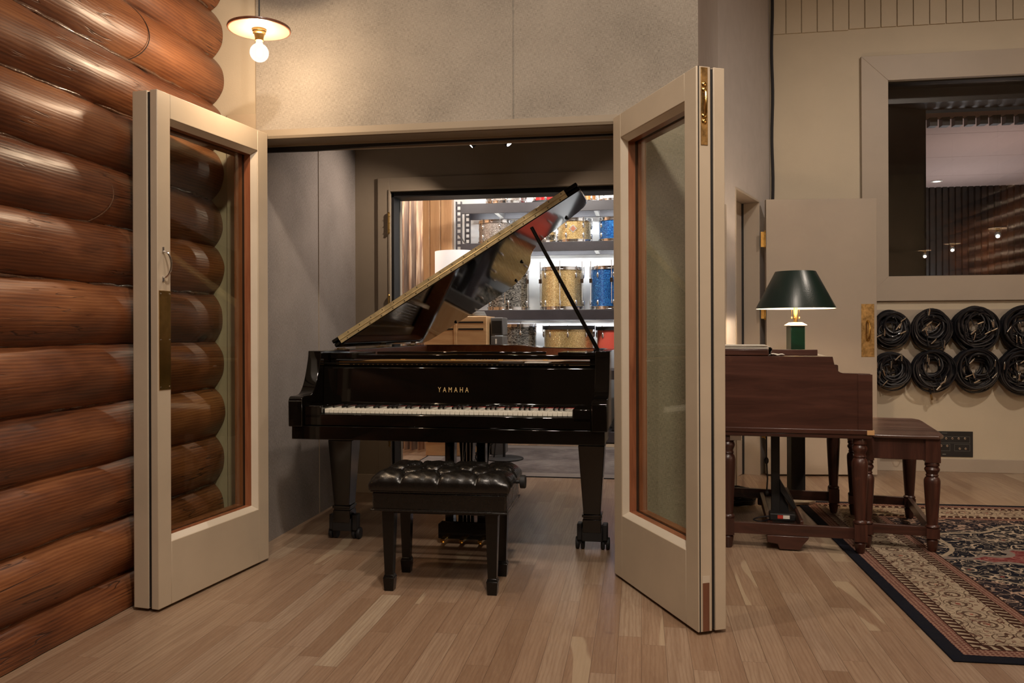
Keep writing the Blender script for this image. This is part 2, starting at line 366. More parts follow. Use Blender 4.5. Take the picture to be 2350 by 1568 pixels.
def persian():
    m = Mt('persian_pile'); co = m.co(); x, y, z = m.xyz(co)
    nz = m.noise(co, 40, 2); jit = (nz - 0.5) * 0.006
    ax = x.abs(); ay = y.abs()
    dx = ax * -1.0 + RHX; dy = ay * -1.0 + RHY
    d = dx.min(dy) + jit
    sw = dx.lt(dy); s_ = sw * y + (sw * -1.0 + 1.0) * x
    NAVY = (0.009, 0.010, 0.016); CREAM = (0.36, 0.285, 0.20); PINK = (0.25, 0.145, 0.105); RED = (0.15, 0.030, 0.030); BR = (0.045, 0.018, 0.012)
    def inb(a, b): return d.gt(a) * d.lt(b)
    # field: navy with cream flowers and vines
    p2 = m.vec(x, y, 0.0)
    f1 = m.vor(p2, 9.0, rnd=0.7); ringf = ((f1 * 30.0).sin()).gt(0.35) * f1.lt(0.42)
    f2 = m.vor(m.vec(x + 3.1, y + 1.7), 20.0, rnd=0.9); dots = f2.lt(0.21)
    vn = m.noise(p2, 7.0, 1, 0.4, 0.8); vines = ((vn - 0.5).abs()).lt(0.014)
    vn2 = m.noise(m.vec(x + 7.0, y), 17.0, 1, 0.4, 1.5); vines2 = ((vn2 - 0.5).abs()).lt(0.018)
    cm = ringf.max(dots * 0.9).max(vines).max(vines2 * 0.8)
    field = m.mix(cm, NAVY, (0.42, 0.33, 0.24))
    field = m.mix(f1.lt(0.09), field, (0.20, 0.05, 0.04))
    # big scroll lines in the field
    bd = (ax / 1.42).pow(2.0) + (ay / 0.92).pow(2.0)
    wob = ((x * 9.0).sin() * (y * 9.0).sin()) * 0.10
    bl = ((bd + wob - 0.86).abs()).lt(0.016); field = m.mix(bl, field, (0.34, 0.27, 0.19))
    corner = (bd + wob).gt(0.92); cf = m.mix(cm, (0.016, 0.013, 0.018), (0.38, 0.26, 0.19)); field = m.mix(corner, field, cf)
    # medallion
    md = (ax / 1.34) + (ay / 0.70) + ((x * 17.0).sin().abs() * 0.10) + ((y * 19.0).sin().abs() * 0.10)
    med = m.mix(cm.max((nz.step(0.5, 0.6)) * 0.5), RED, (0.28, 0.11, 0.095)); med = m.mix(dots, med, (0.34, 0.17, 0.14))
    field = m.mix(md.lt(1.06), field, (0.22, 0.18, 0.15)); field = m.mix(md.lt(0.98), field, med)
    field = m.mix(md.lt(0.45), field, m.mix(cm, NAVY, CREAM))
    # main border
    q = m.vec(s_, d, 2.0)
    b1 = m.vor(m.vec(s_ * 1.0, d * 1.0, 0.0), 8.5, rnd=0.35); fl = ((b1 * 30.0).sin()).gt(0.30) * b1.lt(0.46)
    bn = m.noise(m.vec(s_, d, 5.0), 22.0, 1, 0.4, 1.5); bv = ((bn - 0.5).abs()).lt(0.022)
    bord = m.mix(bv, CREAM, (0.10, 0.05, 0.035)); bord = m.mix(fl * 0.85, bord, BR); bord = m.mix(b1.lt(0.10), bord, (0.25, 0.07, 0.05))
    bd2 = m.vor(m.vec(s_ + 2.0, d + 1.0, 0.0), 24.0); bord = m.mix(bd2.lt(0.24) * 0.7, bord, (0.14, 0.06, 0.045))
    col = m.mix(inb(0.15, 0.345), field, bord)
    # guards
    zig = ((s_ * 26.0).frac() * 0.75 + (d * 18.0).frac() * 0.5).frac()
    g = m.mix(zig.gt(0.45), CREAM, BR)
    col = m.mix(inb(0.107, 0.15).max(inb(0.345, 0.39)), col, g)
    dt = (m.vor(m.vec(s_, d, 0.0), 60.0, rnd=0.1)).lt(0.33)
    pk = m.mix(dt, PINK, (0.11, 0.035, 0.028))
    col = m.mix(inb(0.052, 0.107).max(inb(0.39, 0.43)), col, pk)
    ln = inb(0.105, 0.111).max(inb(0.148, 0.153)).max(inb(0.343, 0.348)).max(inb(0.388, 0.392)).max(inb(0.428, 0.436))
    col = m.mix(ln, col, BR)
    col = m.mix(d.lt(0.052), col, NAVY)
    col = m.mix(nz.step(0.3, 0.8) * 0.25, col, (0.02, 0.018, 0.016))
    m.set(col=col, rough=0.95, spec=0.08); m.bump(m.noise(co, 500, 2), 0.4, 0.003); MAT['persian_pile'] = m.m
persian()

# ------------------------------------------------------------------ mesh helpers
class MB:
    def __init__(s): s.bm = bmesh.new()
    def box(s, x0, x1, y0, y1, z0, z1, M=None):
        vs = [s.bm.verts.new((x, y, z)) for z in (z0, z1) for y in (y0, y1) for x in (x0, x1)]
        for f in ((0, 2, 3, 1), (4, 5, 7, 6), (0, 1, 5, 4), (2, 6, 7, 3), (0, 4, 6, 2), (1, 3, 7, 5)):
            s.bm.faces.new([vs[i] for i in f])
        if M is not None:
            for v in vs: v.co = M @ v.co
        return s
    def frustum(s, cx, cy, z0, hx0, hy0, z1, hx1, hy1, dx=0, dy=0):
        a = [s.bm.verts.new((cx + i * hx0, cy + j * hy0, z0)) for i, j in ((-1, -1), (1, -1), (1, 1), (-1, 1))]
        b = [s.bm.verts.new((cx + dx + i * hx1, cy + dy + j * hy1, z1)) for i, j in ((-1, -1), (1, -1), (1, 1), (-1, 1))]
        s.bm.faces.new(a[::-1]); s.bm.faces.new(b)
        for i in range(4): s.bm.faces.new((a[i], a[(i + 1) % 4], b[(i + 1) % 4], b[i]))
        return s
    def prism(s, pts, axis, a, b):
        def P(p, t):
            return {'X': (t, p[0], p[1]), 'Y': (p[0], t, p[1]), 'Z': (p[0], p[1], t)}[axis]
        A = [s.bm.verts.new(P(p, a)) for p in pts]; B = [s.bm.verts.new(P(p, b)) for p in pts]
        n = len(pts)
        s.bm.faces.new(A); s.bm.faces.new(B[::-1])
        for i in range(n): s.bm.faces.new((A[i], B[i], B[(i + 1) % n], A[(i + 1) % n]))
        return s
    def lathe(s, prof, c=(0, 0, 0), seg=32, axis='Z', cap=True, ph=0.0):
        rings = []
        for r, h in prof:
            ring = []
            for k in range(seg):
                a = 2 * PI * k / seg + ph; p = (r * math.cos(a), r * math.sin(a), h)
                if axis == 'X': p = (p[2], p[0], p[1])
                elif axis == 'Y': p = (p[0], p[2], p[1])
                ring.append(s.bm.verts.new((p[0] + c[0], p[1] + c[1], p[2] + c[2])))
            rings.append(ring)
        for a, b in zip(rings[:-1], rings[1:]):
            for k in range(seg): s.bm.faces.new((a[k], a[(k + 1) % seg], b[(k + 1) % seg], b[k]))
        if cap:
            for rg, p in ((rings[0], prof[0]), (rings[-1], prof[-1])):
                if p[0] > 1e-5: s.bm.faces.new(rg)
        return s
    def tube(s, pts, r, seg=8, closed=False, radii=None):
        pts = [Vector(p) for p in pts]; n = len(pts); rings = []
        up = Vector((0, 0, 1)); prev = None
        for i, p in enumerate(pts):
            if closed: t = pts[(i + 1) % n] - pts[i - 1]
            else: t = pts[min(i + 1, n - 1)] - pts[max(i - 1, 0)]
            if t.length < 1e-9: t = Vector((0, 0, 1))
            t.normalize()
            if prev is None:
                a = t.orthogonal().normalized()
            else:
                a = prev - t * prev.dot(t)
                if a.length < 1e-6: a = t.orthogonal()
                a.normalize()
            prev = a; b = t.cross(a); rr = radii[i] if radii else r
            rings.append([s.bm.verts.new(p + (a * math.cos(2 * PI * k / seg) + b * math.sin(2 * PI * k / seg)) * rr) for k in range(seg)])
        m = n if closed else n - 1
        for i in range(m):
            A, B = rings[i], rings[(i + 1) % n]
            off = 0
            if closed and i == n - 1:
                best = 1e9
                for o in range(seg):
                    dd = (A[0].co - B[o].co).length
                    if dd < best: best = dd; off = o
            for k in range(seg): s.bm.faces.new((A[k], A[(k + 1) % seg], B[(k + 1 + off) % seg], B[(k + off) % seg]))
        if not closed: s.bm.faces.new(rings[0][::-1]); s.bm.faces.new(rings[-1])
        return s
    def cyl(s, p0, p1, r, seg=16, r1=None): return s.tube([p0, p1], r, seg, radii=[r, r if r1 is None else r1])
    def ball(s, c, r, sz=1.0, seg=16):
        prof = [(max(1e-4, r * math.sin(PI * i / 10)), -r * sz * math.cos(PI * i / 10)) for i in range(11)]
        return s.lathe(prof, c, seg)
    def grid(s, f, nu, nv):
        g = [[s.bm.verts.new(f(i / nu, j / nv)) for j in range(nv + 1)] for i in range(nu + 1)]
        for i in range(nu):
            for j in range(nv): s.bm.faces.new((g[i][j], g[i + 1][j], g[i + 1][j + 1], g[i][j + 1]))
        return s
    def mesh(s, name, mat, ang=35):
        s.bm.verts.index_update(); bmesh.ops.recalc_face_normals(s.bm, faces=s.bm.faces)
        me = bpy.data.meshes.new(name)
        for f in s.bm.faces: f.smooth = True
        s.bm.to_mesh(me); s.bm.free()
        me.set_sharp_from_angle(angle=R(ang))
        me.materials.append(MAT[mat]); return me
    def split(s, name, mat, parent, **k):
        bm = s.bm; bm.verts.index_update(); bm.verts.ensure_lookup_table(); seen = set(); isl = []
        for v in bm.verts:
            if v.index in seen: continue
            st_ = [v]; seen.add(v.index); g = []
            while st_:
                w = st_.pop(); g.append(w)
                for e in w.link_edges:
                    q = e.other_vert(w)
                    if q.index not in seen: seen.add(q.index); st_.append(q)
            lo = [min(q.co[i] for q in g) - .001 for i in range(3)]; hi = [max(q.co[i] for q in g) + .001 for i in range(3)]
            isl.append([g, lo, hi])
        ch = True
        while ch:
            ch = False
            for i in range(len(isl)):
                for j in range(i + 1, len(isl)):
                    A, B = isl[i], isl[j]
                    if all(A[1][t] <= B[2][t] and B[1][t] <= A[2][t] for t in range(3)):
                        A[0] += B[0]; A[1] = [min(p, q) for p, q in zip(A[1], B[1])]; A[2] = [max(p, q) for p, q in zip(A[2], B[2])]
                        isl.pop(j); ch = True; break
                if ch: break
        out = []
        for g, lo, hi in isl:
            nb = MB(); mp = {v: nb.bm.verts.new(v.co) for v in g}; fs = set(f for v in g for f in v.link_faces)
            for f in fs: nb.bm.faces.new([mp[v] for v in f.verts])
            out.append(nb.build(name, mat, parent, **k))
        s.bm.free(); return out
    def build(s, name, mat, parent=None, bevel=0.0, ang=35, seg=2, label=None, loc=None):
        o = bpy.data.objects.new(name, s.mesh(name, mat, ang)); COL.objects.link(o)
        if parent is not None: o.parent = parent
        if loc is not None: o.location = loc
        if bevel > 0:
            b = o.modifiers.new('bevel', 'BEVEL'); b.width = bevel; b.segments = seg; b.limit_method = 'ANGLE'; b.angle_limit = R(40)
            b.harden_normals = False
        if label: o['label'] = label
        return o

def thing(name, label, cat, loc=(0, 0, 0), rz=0.0, group=None):
    o = bpy.data.objects.new(name, None); COL.objects.link(o); o.empty_display_size = 0.1
    o.location = loc; o.rotation_euler = (0, 0, rz); o['label'] = label; o['category'] = cat
    if group: o['group'] = group
    return o
def tag(o, label, cat, group=None):
    o['label'] = label; o['category'] = cat
    if group: o['group'] = group
    return o
def struct(o, label=None):
    o['kind'] = 'structure'
    if label: o['label'] = label
    return o
def sempty(name, loc=(0, 0, 0), rz=0.0, label=None):
    o = bpy.data.objects.new(name, None); COL.objects.link(o); o.location = loc; o.rotation_euler = (0, 0, rz); o['kind'] = 'structure'
    if label: o['label'] = label
    return o
def copy_tree(o, parent=None):
    c = o.copy(); COL.objects.link(c)
    if parent is not None: c.parent = parent
    for ch in list(o.children): copy_tree(ch, c)
    return c
def text_mesh(body, size, mat, parent, loc, rot, sx=1.0, space=1.0, ext=0.0004, name='lettering'):
    cu = bpy.data.curves.new(name, 'FONT'); cu.body = body; cu.size = size; cu.extrude = ext; cu.align_x = 'CENTER'; cu.space_character = space
    t = bpy.data.objects.new('tmp_text', cu); COL.objects.link(t)
    bpy.context.view_layer.update()
    me = bpy.data.meshes.new_from_object(t.evaluated_get(bpy.context.evaluated_depsgraph_get()))
    bpy.data.objects.remove(t); me.name = name
    me.materials.clear(); me.materials.append(MAT[mat])
    o = bpy.data.objects.new(name, me); COL.objects.link(o); o.parent = parent; o.location = loc; o.rotation_euler = rot; o.scale = (sx, 1, 1)
    return o

# ------------------------------------------------------------------ the setting
CEIL = 4.4
struct(MB().box(-2.9, 6.7, -4.8, 11.2, -0.08, 0.0).build('floor', 'oak_floor'))
struct(MB().box(-2.9, 6.7, -4.8, 6.79, CEIL, CEIL + 0.08).build('ceiling', 'ceiling_paint'))

def make_log(zc, y0, y1, seed, r0=0.149, sp=0.2345):
    rnd = random.Random(seed); b = MB(); ph = [rnd.uniform(0, 6.28) for _ in range(8)]; amp = [rnd.uniform(0.6, 1.0) for _ in range(8)]
    ny = int((y1 - y0) / 0.06); na = 48
    def f(u, v):
        y = y0 + (y1 - y0) * u; a = R(-105 + 210 * v)
        r = r0 + 0.004 * amp[0] * math.sin(y * 1.9 + ph[0]) + 0.003 * amp[1] * math.sin(y * 4.1 + 2 * a + ph[1]) + 0.0022 * math.sin(y * 11 + 3 * a + ph[2])
        r += 0.0010 * math.sin(y * 31 + 3 * a + ph[3])
        if y > y1 - 0.10: r -= 0.0015 * abs(math.sin(a * 5 + ph[5]))
        zz = zc + r * math.sin(a) + 0.004 * math.sin(y * 0.8 + ph[6])
        return (-2.187 + r * math.cos(a), y, max(zz, 0.004))
    b.grid(f, ny, na)
    return b
wl = sempty('wall_left', (0, 0, 0), label='wall of stacked varnished round logs')
for k in range(-6, 13):
    make_log(1.417 + 0.2345 * k, -4.6, 3.745, 100 + k).build('log', 'log_varnish', wl, ang=60)
for k in range(-6, 13):
    rnd = random.Random(500 + k); zz = 1.300 + 0.2345 * k + 0.0
    if zz < 0.03: continue
    pts = [(-2.098 + rnd.uniform(-.003, .003), -1.0 + i * 0.05, zz + rnd.uniform(-.004, .004)) for i in range(95)]
    MB().tube(pts, 0.009, 6, radii=[rnd.uniform(.006, .012) for _ in pts]).build('chinking', 'chinking', wl, ang=80)
def log_joint(k, y, tilt, mat, r):
    zc = 1.417 + 0.2345 * k; pts = []
    for i in range(25):
        a = R(-62 + 124 * i / 24); pts.append((-2.187 + 0.1515 * math.cos(a), y + tilt * math.cos(a * 1.2), zc + 0.1515 * math.sin(a)))
    MB().tube(pts, r, 6).build('log_joint', mat, wl)
log_joint(1, 2.73, 0.16, 'chinking', 0.0028); log_joint(4, 3.00, 0.13, 'black_recess', 0.0018)
MB().box(-2.5, -2.24, -4.7, 3.745, 0, CEIL).build('backing', 'black_recess', wl)
MB().box(-2.10, -2.048, -4.6, 2.95, 0.0, 0.026).build('base_strip', 'base_strip', wl, bevel=0.004)
wr = sempty('wall_right', (3.86, -0.66, 0), R(180), label='far log wall across the room, seen reflected in the window')
for ch in list(wl.children):
    if ch.name.startswith('log') or ch.name.startswith('backing'):
        c = ch.copy(); COL.objects.link(c); c.parent = wr
struct(MB().box(5.95, 6.5, 3.94, 6.79, 0, CEIL).build('wall_right_end', 'cream_wall'))
struct(MB().box(-2.5, 6.6, -4.8, -4.6, 0, CEIL).build('wall_rear', 'cream_wall'))

# cream return wall and trim beside the logs, then the fabric wall with the double-door opening
b = MB(); b.box(-2.45, -1.853, 3.748, 3.92, 2.093, CEIL); b.box(-2.45, -1.945, 3.748, 3.92, 0, 2.093)
cw = struct(b.build('wall_return', 'cream_wall'))
struct(MB().box(-2.016, -1.945, 3.735, 3.748, 0, 2.093).box(-2.016, -1.853, 3.735, 3.748, 2.093, 2.183).build('trim_1', 'cream_paint', bevel=0.002))
b = MB(); b.box(-1.853, -0.582, 3.72, 3.92, 2.093, CEIL); b.box(-0.576, 0.26, 3.72, 3.92, 2.093, CEIL); b.box(-0.582, -0.576, 3.726, 3.92, 2.093, CEIL)
b.box(-0.10, 0.26, 3.72, 3.92, 0, 2.093);
struct(b.build('wall_middle', 'wall_fabric'), 'grey fabric wall above and beside the double doors')
b = MB()
b.box(-1.853, -0.10, 3.706, 3.722, 2.062, 2.092); b.prism([(3.706, 2.062), (3.722, 2.085), (3.722, 2.052), (3.712, 2.050)], 'X', -1.853, -0.10)
b.box(-1.942, -0.10, 3.722, 3.84, 2.048, 2.0935)
b.box(-1.942, -0.10, 3.84, 3.93, 2.040, 2.0935)
b.box(-0.115, -0.10, 3.716, 3.93, 0, 2.0935)
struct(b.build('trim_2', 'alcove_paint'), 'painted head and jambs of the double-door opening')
struct(MB().prism([(-1.94, 2.045), (-1.94, 2.016), (-1.6, 2.014), (-1.3, 2.026), (-0.9, 2.030), (-0.115, 2.031), (-0.115, 2.045)], 'Y', 3.848, 3.862).build('trim_3', 'black_rubber'), 'sagging black door seal under the opening head')
struct(MB().box(-1.94, -0.115, 3.90, 3.912, 2.026, 2.044).build('trim_4', 'taupe_paint', bevel=0.004))

# alcove
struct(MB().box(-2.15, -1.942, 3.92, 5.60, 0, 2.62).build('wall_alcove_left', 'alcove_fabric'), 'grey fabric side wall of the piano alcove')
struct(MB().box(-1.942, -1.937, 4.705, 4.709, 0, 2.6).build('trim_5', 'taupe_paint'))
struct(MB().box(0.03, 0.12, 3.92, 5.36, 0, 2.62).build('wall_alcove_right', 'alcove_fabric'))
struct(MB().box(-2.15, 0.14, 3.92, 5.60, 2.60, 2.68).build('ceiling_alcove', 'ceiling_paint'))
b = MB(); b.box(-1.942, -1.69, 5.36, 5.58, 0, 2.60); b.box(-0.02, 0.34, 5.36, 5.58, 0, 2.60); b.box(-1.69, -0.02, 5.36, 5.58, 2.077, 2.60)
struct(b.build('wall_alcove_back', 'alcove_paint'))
b = MB(); b.box(-1.776, -1.692, 5.344, 5.36, 0, 2.162); b.box(-1.692, 0.03, 5.344, 5.36, 2.080, 2.162)
b.box(-1.700, -1.686, 5.338, 5.37, 0, 2.080); b.box(-1.686, 0.03, 5.338, 5.37, 2.066, 2.082)
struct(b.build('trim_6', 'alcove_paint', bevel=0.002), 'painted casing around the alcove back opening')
b = MB(); b.box(-1.689, -1.672, 5.38, 5.56, 0, 2.062); b.box(-1.689, 0.0, 5.38, 5.56, 2.034, 2.066)
struct(b.build('trim_7', 'black_rubber'), 'black seal around the alcove back opening')
struct(MB().box(-1.672, -1.668, 5.52, 5.56, 0, 2.03).build('trim_8', 'cream_bead'))
struct(MB().box(-1.941, -1.777, 5.348, 5.36, 0, 0.128).build('baseboard_alcove', 'cream_paint', bevel=0.002))
def door_hinge(x, y, z, rz=0.0, par=None, h=0.10, leaf=0.030):
    b = MB(); b.lathe([(0.007, -h / 2), (0.007, h / 2)], (0, 0, 0), 10); b.lathe([(0.009, h / 2), (0.005, h / 2 + 0.010)], (0, 0, 0), 10); b.lathe([(0.005, -h / 2 - 0.010), (0.009, -h / 2)], (0, 0, 0), 10)
    b.box(0, leaf, -0.001, 0.002, -h / 2, h / 2)
    for k in range(3): b.box(-0.008, 0.008, -0.0085, 0.0085, -h / 2 + h * (k + .5) / 3 - .001, -h / 2 + h * (k + .5) / 3 + .001)
    o = b.build('hinge', 'brass', par); o.location = (x, y, z); o.rotation_euler = (0, 0, rz); return o
t6 = bpy.data.objects['trim_6']
for z in (1.85, 1.29, 0.40): door_hinge(-1.693, 5.330, z, 0, t6, 0.13, 0.008)

# angled wall with its doorway
struct(MB().prism([(0.26, 3.74), (0.50, 5.38), (0.36, 5.40), (0.12, 3.78)], 'Z', 0, CEIL).build('wall_angled', 'angled_lit_fabric'), 'splayed fabric wall running back from the double doors')
A2 = math.atan2(1.40, 0.535); M2 = Matrix.Translation((0.50, 5.38, 0)) @ Matrix.Rotation(A2, 4, 'Z')
b = MB(); b.box(0, 0.418, 0, 0.14, 0, CEIL, M2); b.box(1.115, 1.50, 0, 0.14, 0, CEIL, M2); b.box(0.418, 1.115, 0, 0.14, 2.10, CEIL, M2)
struct(b.build('wall_angled_end', 'angled_lit_fabric'), 'end of the splayed wall holding the small doorway')
b = MB(); b.box(0.418, 0.430, -0.006, 0.15, 0, 2.09, M2); b.box(1.103, 1.115, -0.006, 0.15, 0, 2.09, M2); b.box(0.418, 1.115, -0.006, 0.15, 2.085, 2.10, M2)
b.box(0.06, 0.085, -0.03, 0.0, 0, 1.93, M2)
struct(b.build('trim_9', 'taupe_paint', bevel=0.001), 'painted jamb of the small doorway')
struct(MB().box(0.431, 1.102, 0.125, 0.165, 0.005, 2.083, M2).build('door_4', 'taupe_paint'), 'closed inner door inside the small doorway')
struct(MB().box(1.085, 1.1025, 0.112, 0.126, 0.005, 2.083, M2).build('trim_10', 'black_rubber'))

# back wall with the control-room window
WX0, WX1, WZ0, WZ1 = 1.930, 4.40, 1.529, 3.070
b = MB(); b.box(0.95, WX0, 6.78, 6.98, 0, CEIL); b.box(WX1, 6.3, 6.78, 6.98, 0, CEIL); b.box(WX0, WX1, 6.78, 6.98, 0, WZ0); b.box(WX0, WX1, 6.78, 6.98, WZ1, CEIL)
struct(b.build('wall_back', 'cream_wall'))
b = MB()
b.prism([(1.729, 3.268), (WX0, WZ1), (WX0, WZ0), (1.729 + 0.005, 1.336)], 'Y', 6.752, 6.78)
b.prism([(1.729, 3.268), (WX0, WZ1), (WX1, WZ1), (4.60, 3.268)], 'Y', 6.752, 6.78)
b.prism([(1.729, 1.336), (WX0, WZ0), (WX1, WZ0), (4.60, 1.336)], 'Y', 6.752, 6.78)
b.prism([(4.60, 1.336), (WX1, WZ0), (WX1, WZ1), (4.60, 3.268)], 'Y', 6.752, 6.78)
w1 = sempty('window_1', (0, 0, 0), label='large control-room window in a wide taupe frame')
b.build('window_frame', 'taupe_paint', w1, bevel=0.002)
b = MB(); b.box(WX0, WX0 + 0.012, 6.80, 6.99, WZ0, WZ1); b.box(WX1 - 0.012, WX1, 6.80, 6.99, WZ0, WZ1); b.box(WX0, WX1, 6.80, 6.99, WZ1 - 0.012, WZ1); b.box(WX0, WX1, 6.80, 6.99, WZ0, WZ0 + 0.006)
b.prism([(WX0, 6.99), (2.365, 7.24), (2.34, 7.26), (WX0 - 0.02, 7.02)], 'Z', 1.3, 3.2)
b.box(WX0, 4.6, 6.99, 7.24, 2.945, 3.16); b.box(WX0, 4.6, 6.99, 7.24, 1.36, 1.42)
b.build('reveal', 'black_recess', w1)
MB().box(WX0 + 0.012, WX1 - 0.012, 6.85, 6.856, WZ0 + 0.006, WZ1 - 0.012).build('pane', 'window_glass', w1)
b = MB()
for i in range(22): b.box(2.40 + i * 0.098, 2.40 + i * 0.098 + 0.06, 7.25, 7.33, 2.815, 2.885)
b.build('ceiling_vent_slats', 'black_recess', w1)
b = MB(); b.box(1.0, 2.365, 7.26, 7.32, 0, 3.3); b.box(2.365, 6.3, 7.26, 7.32, 0, 1.4)
struct(b.build('wall_control_front', 'black_recess'))
b = MB()
for i in range(4): b.box(2.2, 6.4, 7.32 + [0, .55, 1.62, 2.70][i] + 0.006, 7.32 + [.55, 1.62, 2.70, 3.6][i], 2.885, 2.94)
struct(b.build('ceiling_control', 'pink_ceiling'), 'pale panelled ceiling of the control room')
b = MB()
for i in range(60): b.box(2.0 + i * 0.075, 2.0 + i * 0.075 + 0.05, 10.80, 10.84, 0, 3.05)
b.box(2.0, 6.6, 10.84, 10.92, 0, 3.2)
struct(b.build('wall_control_far', 'black_recess'))
struct(MB().box(6.4, 6.5, 7.3, 10.9, 0, 3.2).build('wall_control_right', 'black_recess'))
struct(MB().box(2.0, 2.1, 7.3, 10.9, 0, 3.2).build('wall_control_left', 'black_recess'))
rl = thing('recessed_light', 'small bright recessed ceiling light beyond the control-room window', 'ceiling light', (3.50, 10.35, 2.884))
MB().lathe([(0.040, 0.0), (0.062, -0.002), (0.064, -0.006), (0.045, -0.010), (0.036, -0.004)], (0, 0, 0), 24, cap=False).build('trim_ring', 'shade_white', rl)
MB().lathe([(0.0001, -0.003), (0.036, -0.003)], (0, 0, 0), 24, cap=False).build('lens', 'down_face', rl)
lamp('recessed_glow', 'SPOT', (0, 0, -0.03), 14, (1, .9, .8), 0.03, parent=rl, spot=120, blend=0.8)

b = MB(); x = 1.045; i = 0
while x < 6.1:
    b.box(x, x + 0.1135, 6.768, 6.78, 3.498 - (0.008 if i < 5 else 0), CEIL); x += 0.120; i += 1
struct(b.build('trim_11', 'cream_wall', bevel=0.0015), 'painted tongue-and-groove boards above the window')
struct(MB().box(1.04, 6.2, 6.766, 6.78, 0, 0.102).build('baseboard_back', 'taupe_paint', bevel=0.002))
b = MB(); b.box(1.75, 6.0, 6.756, 6.78, 1.080, 1.268); b.box(1.75, 6.0, 6.756, 6.78, 0.772, 0.955)
struct(b.build('trim_12', 'taupe_paint', bevel=0.003), 'two boards on the wall holding the cable hooks')

# drum room shell
struct(MB().box(-2.75, 0.42, 8.60, 8.70, 0, 3.05).build('wall_drum_back', 'white_paint'))
struct(MB().box(-2.80, -2.70, 5.58, 8.70, 0, 3.05).build('wall_drum_left', 'pine_panel'))
struct(MB().box(0.36, 0.42, 5.60, 8.70, 0, 3.05).build('wall_drum_right', 'white_paint'))
struct(MB().box(-2.80, 0.42, 5.58, 8.70, 3.0, 3.08).build('ceiling_drum', 'white_paint'))
struct(MB().box(-2.80, -1.942, 5.56, 5.60, 0, 3.05).build('wall_drum_front', 'pine_panel'))
b = MB(); x = -2.62; i = 0
for w in (0.13, 0.11, 0.14, 0.12, 0.13):
    b.box(x, x + w - 0.004, 8.50, 8.59, 0, 3.0); x += w
struct(b.build('trim_13', 'pine_panel', bevel=0.006), 'tall light wood planks beside the drum rack')

# ------------------------------------------------------------------ the glazed double doors
def ring(b, x0, x1, z0, z1, w, y0, y1):
    b.box(x0, x0 + w, y0, y1, z0, z1); b.box(x1 - w, x1, y0, y1, z0, z1)
    b.box(x0 + w, x1 - w, y0, y1, z1 - w, z1); b.box(x0 + w, x1 - w, y0, y1, z0, z0 + w)
def bevel_ring(b, x0, x1, z0, z1, w, ya, yb):
    o = [(x0, z0), (x1, z0), (x1, z1), (x0, z1)]; i_ = [(x0 + w, z0 + w), (x1 - w, z0 + w), (x1 - w, z1 - w), (x0 + w, z1 - w)]
    A = [b.bm.verts.new((p[0], ya, p[1])) for p in o]; B = [b.bm.verts.new((p[0], yb, p[1])) for p in i_]; C = [b.bm.verts.new((p[0], yb, p[1])) for p in o]
    for k in range(4):
        k2 = (k + 1) % 4
        b.bm.faces.new((A[k], A[k2], B[k2], B[k])); b.bm.faces.new((B[k], B[k2], C[k2], C[k]))
def door_leaf(name, label, hx, hy, ang, s, Wd, T, ta, tb, g, edge_line):
    d = sempty(name, (hx, hy, 0), ang, label)
    z0, z1 = 0.012, 2.072; gx0, gx1, gz0, gz1 = g
    def Y(a, b_): return (min(s * a, s * b_), max(s * a, s * b_))
    def slab(ya, yb, ins=0.0):
        m = MB(); y0, y1 = Y(ya, yb)
        m.box(ins, gx0, y0, y1, z0 + ins, z1 - ins); m.box(gx1, Wd - ins, y0, y1, z0 + ins, z1 - ins)
        m.box(gx0, gx1, y0, y1, gz1, z1 - ins); m.box(gx0, gx1, y0, y1, z0 + ins, gz0); return m
    slab(0, ta).build('panel', 'cream_paint', d, bevel=0.0025)
    slab(ta, tb, 0.006).build('gasket', 'black_rubber', d)
    slab(tb, T).build('rear_panel', 'cream_paint', d, bevel=0.0025)
    m = MB(); bevel_ring(m, gx0, gx1, gz0, gz1, 0.020, s * 0.004, s * 0.028); m.build('bead', 'cream_bead', d)
    m = MB(); y0, y1 = Y(0.028, 0.062); ring(m, gx0, gx1, gz0, gz1, 0.020, y0, y1); m.build('liner', 'fir_liner', d)
    m = MB(); y0, y1 = Y(0.062, 0.074); ring(m, gx0, gx1, gz0, gz1, 0.019, y0, y1); m.build('glazing_seal', 'black_rubber', d)
    m = MB(); y0, y1 = Y(0.074, T - 0.004); ring(m, gx0, gx1, gz0, gz1, 0.024, y0, y1); m.build('liner', 'fir_liner', d)
    for yy in (0.060,):
        m = MB(); y0, y1 = Y(yy, yy + 0.004); m.box(gx0 + 0.010, gx1 - 0.010, y0, y1, gz0 + 0.010, gz1 - 0.010); m.build('glass', 'door_glass', d)
    if edge_line:
        m = MB(); y0, y1 = Y(0.007, 0.011); m.box(Wd - 0.001, Wd + 0.0012, y0, y1, z0, z1); m.build('edge_seal', 'black_rubber', d)
    return d
d1 = door_leaf('door_1', 'left glazed door leaf standing open against the log wall', -1.784, 3.700, math.atan2(2.943 - 3.700, -1.883 + 1.784), -1, 0.7635, 0.118, 0.034, 0.048,
               (0.082, 0.688, 0.266, 1.972), False)
b = MB(); b.box(0.690, 0.757, 0, 0.0022, 0.880, 1.276); b.build('push_plate', 'brass', d1, bevel=0.0008)
b = MB()
for z in (0.892, 1.080, 1.264):
    for x in (0.698, 0.749): b.lathe([(0.0035, 0.0022), (0.0030, 0.0036), (0.0001, 0.004)], (x, 0, z), 10, 'Y', cap=False)
b.build('screw', 'chrome', bpy.data.objects['push_plate'])
b = MB(); pts = []
for k in range(17):
    a = PI * k / 16; pts.append((0.733, 0.004 + 0.036 * math.sin(a), 1.380 - 0.052 * math.cos(a)))
